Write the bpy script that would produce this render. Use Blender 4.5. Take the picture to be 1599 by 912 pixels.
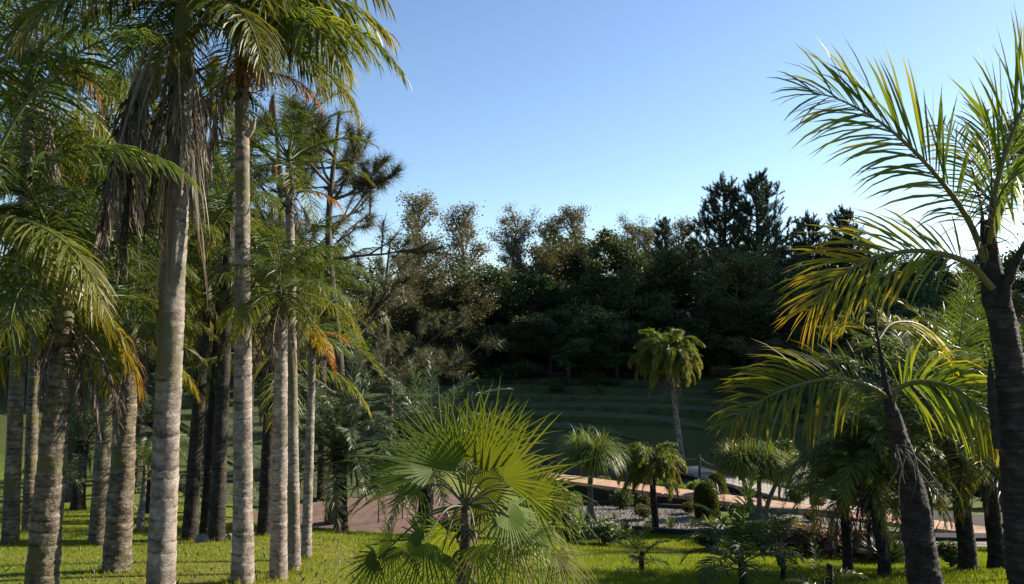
import bpy, math, random
import numpy as np
from mathutils import Vector, Matrix

# ------------------------------------------------------------------ clear
for o in list(bpy.data.objects):
    bpy.data.objects.remove(o, do_unlink=True)
scene = bpy.context.scene
C = scene.collection
RNG = np.random.default_rng(7)
R = math.radians

# ------------------------------------------------------------------ camera
EYE = 8.0                 # eye height above the basin datum
PITCH = R(2.0)
FPX = 1231.0              # focal length in photo pixels (1599 wide)
cd = bpy.data.cameras.new('camera')
cam = bpy.data.objects.new('camera', cd)
C.objects.link(cam)
cd.sensor_width = 36.0
cd.lens = 36.0 * FPX / 1599.0
cd.clip_start = 0.05
cd.clip_end = 6000
cam.location = (0, 0, EYE)
cam.rotation_euler = (R(90) + PITCH, 0, 0)
scene.camera = cam

# ------------------------------------------------------------------ sky, sun, exposure
SUN_AZ = R(65)            # clockwise from the view direction (+Y) towards +X
SUN_EL = R(27)
w = bpy.data.worlds.new('World')
scene.world = w
w.use_nodes = True
nt = w.node_tree
nt.nodes.clear()
sky = nt.nodes.new('ShaderNodeTexSky')
sky.sky_type = 'NISHITA'
sky.sun_disc = False
sky.sun_elevation = SUN_EL
sky.sun_rotation = SUN_AZ
sky.altitude = 600
sky.air_density = 1.0
sky.dust_density = 0.55
sky.ozone_density = 3.0
bg = nt.nodes.new('ShaderNodeBackground')
bg.inputs['Strength'].default_value = 0.082
wo = nt.nodes.new('ShaderNodeOutputWorld')
nt.links.new(sky.outputs[0], bg.inputs[0])
nt.links.new(bg.outputs[0], wo.inputs[0])
sl = bpy.data.lights.new('sun', 'SUN')
sl.energy = 5.0
sl.angle = R(0.55)
sl.color = (1.0, 0.90, 0.76)
sun = bpy.data.objects.new('sun', sl)
C.objects.link(sun)
sd = Vector((math.sin(SUN_AZ) * math.cos(SUN_EL), math.cos(SUN_AZ) * math.cos(SUN_EL), math.sin(SUN_EL)))
sun.rotation_euler = sd.to_track_quat('Z', 'Y').to_euler()
sun.location = sd * 60
vs = scene.view_settings
vs.view_transform = 'Standard'
vs.look = 'None'
vs.exposure = 1.28
vs.gamma = 1.0
vs.use_curve_mapping = False
scene.cycles.max_bounces = 8
scene.cycles.transparent_max_bounces = 8
scene.cycles.diffuse_bounces = 3
scene.cycles.glossy_bounces = 2
scene.cycles.transmission_bounces = 4
scene.cycles.use_denoising = True
scene.cycles.sample_clamp_indirect = 6


# ------------------------------------------------------------------ pixel -> world helpers
def P(px, py, d):
    """World point seen at photo pixel (px, py) at forward distance d."""
    u = (px - 799.5) / FPX
    v = (456.0 - py) / FPX
    y = math.cos(PITCH) - v * math.sin(PITCH)
    z = math.sin(PITCH) + v * math.cos(PITCH)
    s = d / y
    return np.array([u * s, d, EYE + z * s])


# ------------------------------------------------------------------ ground shape
AMC = np.array([-2.0, 19.0])          # centre of the amphitheatre arcs


def amph(r):
    return np.interp(r, [0, 9, 15, 20, 26, 38, 60, 90, 400], [-6.25, -6.25, -6.1, -6.15, -5.9, -4.1, -0.8, 0.5, 0.5])


_dk = np.array([0, 4, 8, 12, 16, 20, 24, 28, 31, 34, 38, 40, 42, 44, 46, 50, 60, 80, 110, 160, 260.])
_pk = np.array([-900, -200, 100, 300, 500, 700, 850, 1000, 1200, 1400, 1600, 1900, 2600.])
_near_l = [1.65, 2.1, 2.85, 3.62, 4.4, 5.2, 5.75]
_near_m = [1.65, 2.15, 2.95, 3.85, 4.85, 5.85, 6.55]
_near_r = [1.65, 2.1, 2.85, 3.85, 4.95, 5.85, 6.65]
_T = np.zeros((len(_pk), len(_dk)))
for i, px in enumerate(_pk):
    t = np.clip((px - 500) / 350.0, 0, 1)
    t2 = np.clip((px - 1000) / 400.0, 0, 1)
    near = (1 - t) * np.array(_near_l) + t * ((1 - t2) * np.array(_near_m) + t2 * np.array(_near_r))
    if 420 <= px <= 720:
        near = near.copy()
        near[6] = 6.5
    for j, d in enumerate(_dk):
        if d <= 24:
            _T[i, j] = -near[j]
        else:
            x = (px - 799.5) / FPX * d
            r = math.hypot(x - AMC[0], d - AMC[1])
            a = float(amph(np.array(r)))
            if px < 100:
                a = max(a, -5.6 + (min(d, 70) - 28) * 0.06)
            right = np.interp(d, [28, 31, 34, 38, 41, 50, 60, 80, 110, 160, 260], [-6.8, -7.35, -7.5, -7.45, -7.2, -5.4, -3.6, 0.5, 2.0, 2.0, 0]) + np.clip((px - 1620) / 300., 0, 1) * np.interp(d, [40, 55, 80, 110, 160, 260], [0, 3, 14, 17, 8, 0])  # last term: unseen hill past the right edge, heightened to shade the basin
            tt = np.clip((px - 720) / 130.0, 0, 1) * (1 - np.clip((d - 38.8) / 3.2, 0, 1) * (1 - np.clip((px - 1200) / 300., 0, 1)))
            _T[i, j] = (1 - tt) * a + tt * right
# fine grid + blur
_df = np.concatenate([np.arange(0, 60, 0.5), np.arange(60, 260.1, 2.0)])
_pf = np.arange(-900, 2600.1, 20.0)
_tmp = np.stack([np.interp(_df, _dk, _T[i]) for i in range(len(_pk))])
_G = np.stack([np.interp(_pf, _pk, _tmp[:, j]) for j in range(len(_df))], axis=1)
for _ in range(3):
    _G[1:-1] = (_G[:-2] + 2 * _G[1:-1] + _G[2:]) / 4
    _G[:, 1:-1] = (_G[:, :-2] + 2 * _G[:, 1:-1] + _G[:, 2:]) / 4


def gz(x, y):
    x = np.asarray(x, float)
    y = np.asarray(y, float)
    d = np.clip(y, 0, 259.9)
    px = 799.5 + FPX * x / np.maximum(y, 3.0)
    px = np.clip(px, _pf[0], _pf[-1] - 1e-3)
    fi = (px - _pf[0]) / 20.0
    i = fi.astype(int)
    a = fi - i
    fj = np.where(d < 60, d / 0.5, 120 + (d - 60) / 2.0)
    j = np.clip(fj.astype(int), 0, len(_df) - 2)
    b = fj - j
    i = np.clip(i, 0, len(_pf) - 2)
    z = (_G[i, j] * (1 - a) * (1 - b) + _G[i + 1, j] * a * (1 - b) + _G[i, j + 1] * (1 - a) * b + _G[i + 1, j + 1] * a * b)
    z = z + np.where(y < 0, -y * 0.05, 0)
    z = z + 0.05 * np.sin(x * 0.9 + 1.3) * np.sin(y * 0.7) * np.clip(y / 8, 0, 1) * np.clip((30 - y) / 8, 0, 1)
    far = np.clip((y - 250) / 400., 0, 1)
    z = z * (1 - far) + far * (-6 + 3 * np.sin(x / 170.0 + 1.0))
    return z + EYE


def G(px, d):
    """Ground point below photo column px at forward distance d."""
    x = (px - 799.5) / FPX * d
    return np.array([x, d, float(gz(x, d))])


# ------------------------------------------------------------------ mesh helpers
class Geo:
    def __init__(self):
        self.v, self.t, self.q, self.qt, self.tm, self.qm, self.n = [], [], [], [], [], [], 0
        self.tri = []

    def add(self, V, F, mat=0, tint=0.0):
        V = np.asarray(V, float).reshape(-1, 3)
        F = np.asarray(F, int)
        self.v.append(V)
        tt = np.broadcast_to(np.asarray(tint, float), (len(V),))
        self.t.append(tt)
        if F.size:
            if F.shape[1] == 4:
                self.q.append(F + self.n)
                self.qm.append(np.full(len(F), mat))
            else:
                self.tri.append(F + self.n)
                self.tm.append(np.full(len(F), mat))
        self.n += len(V)

    def mesh(self, name, mats, smooth=True):
        me = bpy.data.meshes.new(name)
        V = np.concatenate(self.v) if self.v else np.zeros((0, 3))
        T = np.concatenate(self.t) if self.t else np.zeros(0)
        q = np.concatenate(self.q) if self.q else np.zeros((0, 4), int)
        tr = np.concatenate(self.tri) if self.tri else np.zeros((0, 3), int)
        mi = np.concatenate(self.qm + self.tm) if (self.qm or self.tm) else np.zeros(0, int)
        me.vertices.add(len(V))
        me.vertices.foreach_set('co', V.ravel())
        nl = q.size + tr.size
        me.loops.add(nl)
        me.loops.foreach_set('vertex_index', np.concatenate([q.ravel(), tr.ravel()]).astype(np.int32))
        me.polygons.add(len(q) + len(tr))
        ls = np.concatenate([np.arange(len(q)) * 4, q.size + np.arange(len(tr)) * 3]).astype(np.int32)
        me.polygons.foreach_set('loop_start', ls)
        me.polygons.foreach_set('material_index', mi.astype(np.int32))
        me.polygons.foreach_set('use_smooth', np.full(len(mi), smooth))
        at = me.attributes.new('tint', 'FLOAT', 'POINT')
        at.data.foreach_set('value', T.astype(np.float32))
        me.update(calc_edges=True)
        me.validate()
        for m in mats:
            me.materials.append(m)
        return me


def link(name, me, parent=None, loc=(0, 0, 0), rotz=0.0, scale=1.0):
    o = bpy.data.objects.new(name, me)
    C.objects.link(o)
    o.location = Vector([float(c) for c in loc])
    o.rotation_euler = (0, 0, rotz)
    if np.ndim(scale) == 0:
        o.scale = (scale, scale, scale)
    else:
        o.scale = tuple(scale)
    if parent is not None:
        o.parent = parent
    return o


def tag(o, label, cat, group=None, kind=None):
    if label:
        o['label'] = label
    if cat:
        o['category'] = cat
    if group:
        o['group'] = group
    if kind:
        o['kind'] = kind
    return o


def thing(name, loc, label, cat, group=None, rotz=0.0, scale=1.0):
    o = link(name, None, None, loc, rotz, scale)
    o.empty_display_size = 0.3
    return tag(o, label, cat, group)


def norm(a):
    a = np.asarray(a, float)
    return a / np.maximum(np.linalg.norm(a, axis=-1, keepdims=True), 1e-9)


def smooth_curve(pts, n):
    """Catmull-Rom resample to n points, roughly even in length."""
    p = np.asarray(pts, float)
    if len(p) == 2:
        p = np.array([p[0], (p[0] + p[1]) / 2, p[1]])
    e = np.vstack([2 * p[0] - p[1], p, 2 * p[-1] - p[-2]])
    out = []
    for i in range(1, len(e) - 2):
        t = np.linspace(0, 1, 12, endpoint=False)[:, None]
        a, b, c, d = e[i - 1], e[i], e[i + 1], e[i + 2]
        out.append(0.5 * ((2 * b) + (c - a) * t + (2 * a - 5 * b + 4 * c - d) * t ** 2 + (3 * b - a - 3 * c + d) * t ** 3))
    out.append(p[-1:])
    o = np.vstack(out)
    s = np.concatenate([[0], np.cumsum(np.linalg.norm(np.diff(o, axis=0), axis=1))])
    tt = np.linspace(0, s[-1], n)
    return np.stack([np.interp(tt, s, o[:, k]) for k in range(o.shape[1])], axis=1)


def tube(geo, pts, rad, seg=8, mat=0, tint=0.0, cap=True, jitter=0.0, rng=None):
    pts = np.asarray(pts, float)
    n = len(pts)
    rad = np.broadcast_to(np.asarray(rad, float), (n,))
    T = norm(np.gradient(pts, axis=0))
    ref = np.array([0, 0, 1.0]) if abs(T[0][2]) < 0.8 else np.array([1.0, 0, 0])
    A = np.cross(T, ref)
    A = norm(A)
    B = np.cross(T, A)
    an = np.linspace(0, 2 * np.pi, seg, endpoint=False)
    rr = rad[:, None] * np.ones((1, seg))
    if jitter and rng is not None:
        rr = rr * (1 + jitter * rng.standard_normal((n, seg)))
    V = pts[:, None, :] + rr[:, :, None] * (np.cos(an)[None, :, None] * A[:, None, :] + np.sin(an)[None, :, None] * B[:, None, :])
    V = V.reshape(-1, 3)
    i = np.arange(n - 1)[:, None] * seg
    k = np.arange(seg)[None, :]
    k2 = (k + 1) % seg
    F = np.stack([i + k, i + k2, i + seg + k2, i + seg + k], axis=-1).reshape(-1, 4)
    tt = tint if np.ndim(tint) == 0 else np.repeat(np.asarray(tint, float), seg)
    geo.add(V, F, mat, tt)
    if cap:
        c = np.vstack([V[-seg:], pts[-1:] + T[-1:] * rad[-1] * 0.3])
        geo.add(c, np.stack([np.arange(seg), (np.arange(seg) + 1) % seg, np.full(seg, seg)], axis=1), mat,
                (tint if np.ndim(tint) == 0 else float(np.asarray(tint)[-1])))


def box(geo, c, size, rotz=0.0, mat=0, tint=0.0, bev=0.0):
    sx, sy, sz = np.array(size) / 2.0
    if bev <= 0:
        V = np.array([[x, y, z] for z in (-sz, sz) for y in (-sy, sy) for x in (-sx, sx)])
        F = [[0, 2, 3, 1], [4, 5, 7, 6], [0, 1, 5, 4], [2, 6, 7, 3], [0, 4, 6, 2], [1, 3, 7, 5]]
    else:
        b = bev
        lay = [(-sz, b), (-sz + b, 0), (sz - b, 0), (sz, b)]
        V, F = [], []
        for z, e in lay:
            V += [[-sx + e, -sy + e, z], [sx - e, -sy + e, z], [sx - e, sy - e, z], [-sx + e, sy - e, z]]
        for l in range(3):
            for k in range(4):
                F.append([l * 4 + k, l * 4 + (k + 1) % 4, l * 4 + 4 + (k + 1) % 4, l * 4 + 4 + k])
        F += [[3, 2, 1, 0], [12, 13, 14, 15]]
        V = np.array(V)
    cr, sr = math.cos(rotz), math.sin(rotz)
    V = V @ np.array([[cr, sr, 0], [-sr, cr, 0], [0, 0, 1]]) + np.asarray(c)
    geo.add(V, F, mat, tint)


# ------------------------------------------------------------------ materials
def new_mat(name):
    m = bpy.data.materials.new(name)
    m.use_nodes = True
    n = m.node_tree.nodes
    n.clear()
    return m, n, m.node_tree.links


def ramp(nodes, stops):
    r = nodes.new('ShaderNodeValToRGB')
    el = r.color_ramp.elements
    while len(el) < len(stops):
        el.new(0.5)
    for e, (p, c) in zip(el, stops):
        e.position = p
        e.color = (*c, 1)
    return r


def leaf_mat(name, stops, trans=0.38, rough=0.42, spec=0.35, tcol=(1.55, 1.35, 0.5), var=0.25, hv=0.012, tsat=1.0):
    """Leaf: reflecting + light-transmitting, colour along the tint attribute."""
    m, n, l = new_mat(name)
    at = n.new('ShaderNodeAttribute')
    at.attribute_name = 'tint'
    oi = n.new('ShaderNodeObjectInfo')
    tc = n.new('ShaderNodeTexCoord')
    no = n.new('ShaderNodeTexNoise')
    no.inputs['Scale'].default_value = 2.3
    no.inputs['Detail'].default_value = 3
    l.new(tc.outputs['Object'], no.inputs['Vector'])
    ma = n.new('ShaderNodeMath')
    ma.operation = 'MULTIPLY_ADD'
    ma.inputs[1].default_value = 0.16
    l.new(no.outputs['Fac'], ma.inputs[0])
    l.new(at.outputs['Fac'], ma.inputs[2])
    mb = n.new('ShaderNodeMath')
    mb.operation = 'SUBTRACT'
    mb.inputs[1].default_value = 0.08
    l.new(ma.outputs[0], mb.inputs[0])
    r = ramp(n, stops)
    l.new(mb.outputs[0], r.inputs[0])
    hs = n.new('ShaderNodeHueSaturation')
    mh = n.new('ShaderNodeMapRange')
    mh.inputs[3].default_value = 0.5 - hv
    mh.inputs[4].default_value = 0.5 + hv
    l.new(oi.outputs['Random'], mh.inputs[0])
    l.new(mh.outputs[0], hs.inputs['Hue'])
    mv = n.new('ShaderNodeMapRange')
    mv.inputs[3].default_value = 1 - var
    mv.inputs[4].default_value = 1 + var
    l.new(oi.outputs['Random'], mv.inputs[0])
    l.new(mv.outputs[0], hs.inputs['Value'])
    l.new(r.outputs[0], hs.inputs['Color'])
    pb = n.new('ShaderNodeBsdfPrincipled')
    pb.inputs['Roughness'].default_value = rough
    pb.inputs['Specular IOR Level'].default_value = spec
    l.new(hs.outputs[0], pb.inputs['Base Color'])
    tb = n.new('ShaderNodeBsdfTranslucent')
    mm = n.new('ShaderNodeMix')
    mm.data_type = 'RGBA'
    mm.blend_type = 'MULTIPLY'
    mm.inputs[0].default_value = 1.0
    l.new(hs.outputs[0], mm.inputs[6])
    mm.inputs[7].default_value = (*tcol, 1)
    l.new(mm.outputs[2], tb.inputs['Color'])
    mx = n.new('ShaderNodeMixShader')
    mx.inputs[0].default_value = trans
    l.new(pb.outputs[0], mx.inputs[1])
    l.new(tb.outputs[0], mx.inputs[2])
    out = n.new('ShaderNodeOutputMaterial')
    l.new(mx.outputs[0], out.inputs[0])
    return m


def rough_mat(name, stops, scale=6.0, rough=0.85, bump=0.4, bscale=30.0, detail=6, stretch=(1, 1, 1), tintw=0.0, spec=0.25, world=False, patch=None, patch_col=None, patch_scale=2.0):
    m, n, l = new_mat(name)
    if world:
        g = n.new('ShaderNodeNewGeometry')
        src = g.outputs['Position']
    else:
        tc = n.new('ShaderNodeTexCoord')
        src = tc.outputs['Object']
    mp = n.new('ShaderNodeMapping')
    mp.inputs['Scale'].default_value = stretch
    if not world:
        oi = n.new('ShaderNodeObjectInfo')
        sc_ = n.new('ShaderNodeVectorMath')
        sc_.operation = 'SCALE'
        sc_.inputs[0].default_value = (37.0, 53.0, 71.0)
        l.new(oi.outputs['Random'], sc_.inputs['Scale'])
        ad_ = n.new('ShaderNodeVectorMath')
        l.new(src, ad_.inputs[0])
        l.new(sc_.outputs[0], ad_.inputs[1])
        src = ad_.outputs[0]
    l.new(src, mp.inputs[0])
    no = n.new('ShaderNodeTexNoise')
    no.inputs['Scale'].default_value = scale
    no.inputs['Detail'].default_value = detail
    no.inputs['Roughness'].default_value = 0.65
    l.new(mp.outputs[0], no.inputs['Vector'])
    fac = no.outputs['Fac']
    if tintw:
        at = n.new('ShaderNodeAttribute')
        at.attribute_name = 'tint'
        a = n.new('ShaderNodeMath')
        a.operation = 'MULTIPLY_ADD'
        a.inputs[1].default_value = tintw
        l.new(at.outputs['Fac'], a.inputs[0])
        l.new(fac, a.inputs[2])
        fac = a.outputs[0]
    r = ramp(n, stops)
    l.new(fac, r.inputs[0])
    col = r.outputs[0]
    if patch is not None:
        pn = n.new('ShaderNodeTexNoise')
        pn.inputs['Scale'].default_value = patch_scale
        pn.inputs['Detail'].default_value = 5
        l.new(src, pn.inputs['Vector'])
        pr = n.new('ShaderNodeMapRange')
        pr.inputs[1].default_value = patch
        pr.inputs[2].default_value = patch + 0.08
        l.new(pn.outputs['Fac'], pr.inputs[0])
        mx = n.new('ShaderNodeMix')
        mx.data_type = 'RGBA'
        l.new(pr.outputs[0], mx.inputs[0])
        l.new(col, mx.inputs[6])
        mx.inputs[7].default_value = (*patch_col, 1)
        col = mx.outputs[2]
    b2 = n.new('ShaderNodeTexNoise')
    b2.inputs['Scale'].default_value = bscale
    b2.inputs['Detail'].default_value = 4
    l.new(mp.outputs[0], b2.inputs['Vector'])
    bp = n.new('ShaderNodeBump')
    bp.inputs['Strength'].default_value = bump
    bp.inputs['Distance'].default_value = 0.02
    l.new(b2.outputs['Fac'], bp.inputs['Height'])
    pb = n.new('ShaderNodeBsdfPrincipled')
    pb.inputs['Roughness'].default_value = rough
    pb.inputs['Specular IOR Level'].default_value = spec
    l.new(col, pb.inputs['Base Color'])
    l.new(bp.outputs[0], pb.inputs['Normal'])
    out = n.new('ShaderNodeOutputMaterial')
    l.new(pb.outputs[0], out.inputs[0])
    return m


M = {}
M['palm'] = leaf_mat('palm_leaf', [(0.0, (0.034, 0.060, 0.016)), (0.35, (0.068, 0.100, 0.020)), (0.6, (0.15, 0.155, 0.022)), (0.8, (0.30, 0.18, 0.03)), (1.0, (0.20, 0.10, 0.04))], trans=0.45, rough=0.42, spec=0.32)
M['palm_gold'] = leaf_mat('palm_leaf_golden', [(0.0, (0.05, 0.10, 0.018)), (0.3, (0.12, 0.16, 0.02)), (0.55, (0.23, 0.20, 0.02)), (0.8, (0.32, 0.21, 0.025)), (1.0, (0.20, 0.10, 0.03))], trans=0.5, rough=0.45, spec=0.25)
M['date'] = leaf_mat('date_palm_leaf', [(0.0, (0.055, 0.085, 0.052)), (0.4, (0.10, 0.13, 0.07)), (0.8, (0.16, 0.16, 0.08)), (1.0, (0.2, 0.16, 0.09))], trans=0.25, rough=0.45, spec=0.35, tcol=(1.2, 1.2, 0.7))
M['fan'] = leaf_mat('fan_palm_leaf', [(0.0, (0.050, 0.085, 0.014)), (0.4, (0.10, 0.14, 0.018)), (0.65, (0.17, 0.19, 0.03)), (0.85, (0.30, 0.24, 0.08)), (1.0, (0.34, 0.27, 0.15))], trans=0.45, rough=0.55, spec=0.12)
M['dead'] = leaf_mat('dead_palm_leaf', [(0.0, (0.035, 0.030, 0.026)), (0.4, (0.07, 0.058, 0.048)), (0.7, (0.13, 0.105, 0.08)), (1.0, (0.28, 0.23, 0.18))], trans=0.12, rough=0.75, spec=0.15, tcol=(1.1, 1.0, 0.9))
M['dead_orange'] = leaf_mat('drying_palm_leaf', [(0.0, (0.16, 0.10, 0.03)), (0.4, (0.34, 0.19, 0.03)), (0.75, (0.36, 0.14, 0.03)), (1.0, (0.16, 0.07, 0.035))], trans=0.35, rough=0.6, spec=0.2, tcol=(1.3, 1.1, 0.7))
M['broad'] = leaf_mat('broad_leaf', [(0.0, (0.022, 0.045, 0.015)), (0.5, (0.045, 0.075, 0.020)), (1.0, (0.085, 0.105, 0.03))], trans=0.25, rough=0.5, spec=0.3, var=0.3, hv=0.03)
M['olive'] = leaf_mat('olive_leaf', [(0.0, (0.045, 0.055, 0.022)), (0.5, (0.075, 0.080, 0.032)), (1.0, (0.125, 0.105, 0.045))], trans=0.25, rough=0.6, spec=0.2, var=0.3)
M['sparse'] = leaf_mat('sparse_leaf', [(0.0, (0.075, 0.085, 0.04)), (0.5, (0.12, 0.115, 0.06)), (1.0, (0.20, 0.15, 0.09))], trans=0.25, rough=0.6, spec=0.25, var=0.15)
M['conifer'] = leaf_mat('pine_needle', [(0.0, (0.020, 0.038, 0.022)), (0.5, (0.040, 0.062, 0.030)), (1.0, (0.085, 0.085, 0.035))], trans=0.12, rough=0.5, spec=0.3, tcol=(1.2, 1.2, 0.7))
M['pine'] = leaf_mat('long_pine_needle', [(0.0, (0.045, 0.060, 0.030)), (0.5, (0.10, 0.105, 0.048)), (1.0, (0.22, 0.17, 0.085))], trans=0.2, rough=0.5, spec=0.3, tcol=(1.2, 1.15, 0.7))
M['candle'] = leaf_mat('brown_cone_tip', [(0.0, (0.12, 0.055, 0.03)), (1.0, (0.24, 0.12, 0.06))], trans=0.1, rough=0.8, spec=0.1)
M['bright'] = leaf_mat('bright_leaf', [(0.0, (0.06, 0.11, 0.018)), (0.5, (0.115, 0.17, 0.026)), (1.0, (0.20, 0.22, 0.04))], trans=0.38, rough=0.45, spec=0.35)
M['plume'] = leaf_mat('plume_palm_leaf', [(0.0, (0.06, 0.10, 0.02)), (0.35, (0.10, 0.145, 0.024)), (0.6, (0.20, 0.19, 0.03)), (1.0, (0.30, 0.20, 0.05))], trans=0.42, rough=0.5, spec=0.2)
M['shrub'] = leaf_mat('shrub_leaf', [(0.0, (0.035, 0.065, 0.018)), (0.5, (0.065, 0.10, 0.028)), (1.0, (0.13, 0.15, 0.05))], trans=0.3, rough=0.5, spec=0.3)
M['pinkleaf'] = leaf_mat('pink_brown_leaf', [(0.0, (0.08, 0.075, 0.03)), (0.35, (0.13, 0.095, 0.045)), (0.7, (0.19, 0.115, 0.075)), (1.0, (0.30, 0.21, 0.14))], trans=0.3, rough=0.5, spec=0.3, tcol=(1.3, 1.0, 0.8))
M['magenta'] = leaf_mat('magenta_flower', [(0.0, (0.36, 0.04, 0.20)), (0.5, (0.50, 0.06, 0.30)), (1.0, (0.62, 0.16, 0.42))], trans=0.4, rough=0.6, spec=0.2, tcol=(1.2, 0.8, 1.1))
M['blueflower'] = leaf_mat('pale_blue_flower', [(0.0, (0.30, 0.38, 0.75)), (1.0, (0.5, 0.6, 0.95))], trans=0.3, rough=0.6, spec=0.2, tcol=(0.8, 0.9, 1.2))
M['whiteflower'] = leaf_mat('white_flower', [(0.0, (0.75, 0.75, 0.7)), (1.0, (0.85, 0.83, 0.8))], trans=0.3, rough=0.6, spec=0.2, tcol=(1, 1, 1))
M['fruit'] = leaf_mat('orange_fruit_strand', [(0.0, (0.22, 0.09, 0.03)), (0.5, (0.36, 0.13, 0.035)), (1.0, (0.45, 0.2, 0.06))], trans=0.05, rough=0.6, spec=0.2)
M['rachis'] = rough_mat('rachis', [(0.3, (0.06, 0.08, 0.025)), (0.7, (0.12, 0.13, 0.04))], scale=8, rough=0.5, bump=0.1)
M['rachis_gold'] = rough_mat('rachis_golden', [(0.3, (0.09, 0.08, 0.025)), (0.7, (0.16, 0.12, 0.04))], scale=8, rough=0.5, bump=0.1)
M['rachis_dead'] = rough_mat('rachis_dead', [(0.3, (0.12, 0.09, 0.06)), (0.7, (0.25, 0.2, 0.15))], scale=8, rough=0.8, bump=0.2)
M['trunk_pale'] = rough_mat('pale_ringed_bark', [(0.25, (0.055, 0.045, 0.036)), (0.42, (0.14, 0.115, 0.095)), (0.6, (0.22, 0.183, 0.152)), (0.85, (0.34, 0.29, 0.25))], scale=9, stretch=(1, 1, 2.2), bump=0.6, bscale=40, tintw=0.30, patch=0.54, patch_col=(0.13, 0.115, 0.07), patch_scale=1.7)
M['trunk_brown'] = rough_mat('mossy_brown_bark', [(0.25, (0.022, 0.017, 0.012)), (0.45, (0.07, 0.055, 0.038)), (0.65, (0.15, 0.12, 0.085)), (0.9, (0.30, 0.25, 0.19))], scale=11, stretch=(1, 1, 1.8), bump=0.9, bscale=26, tintw=0.22, patch=0.55, patch_col=(0.085, 0.085, 0.032), patch_scale=3.2)
M['trunk_dark'] = rough_mat('dark_palm_bark', [(0.3, (0.010, 0.008, 0.007)), (0.55, (0.026, 0.021, 0.017)), (0.8, (0.065, 0.054, 0.044))], scale=9, stretch=(1, 1, 1.5), bump=0.8, bscale=24, tintw=0.2)
M['shaft'] = rough_mat('green_brown_crownshaft', [(0.3, (0.06, 0.065, 0.03)), (0.6, (0.10, 0.10, 0.045)), (0.85, (0.17, 0.14, 0.08))], scale=5, stretch=(1, 1, 0.4), bump=0.25, bscale=20)
M['fibre'] = rough_mat('fibre_sheath', [(0.3, (0.045, 0.032, 0.022)), (0.6, (0.12, 0.085, 0.055)), (0.85, (0.24, 0.18, 0.12))], scale=14, stretch=(1, 1, 0.25), bump=0.8, bscale=40)
M['bark'] = rough_mat('tree_bark', [(0.3, (0.03, 0.024, 0.018)), (0.6, (0.085, 0.068, 0.05)), (0.85, (0.16, 0.135, 0.10))], scale=6, stretch=(1, 1, 0.3), bump=0.6, bscale=16)
M['bark_pale'] = rough_mat('pale_branch_bark', [(0.3, (0.09, 0.08, 0.065)), (0.6, (0.19, 0.17, 0.14)), (0.85, (0.28, 0.25, 0.21))], scale=6, stretch=(1, 1, 0.4), bump=0.4, bscale=16)
M['pony'] = rough_mat('grey_swollen_bark', [(0.3, (0.07, 0.06, 0.05)), (0.6, (0.16, 0.145, 0.12)), (0.85, (0.28, 0.255, 0.22))], scale=8, stretch=(1, 1, 0.5), bump=0.6, bscale=22)


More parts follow.
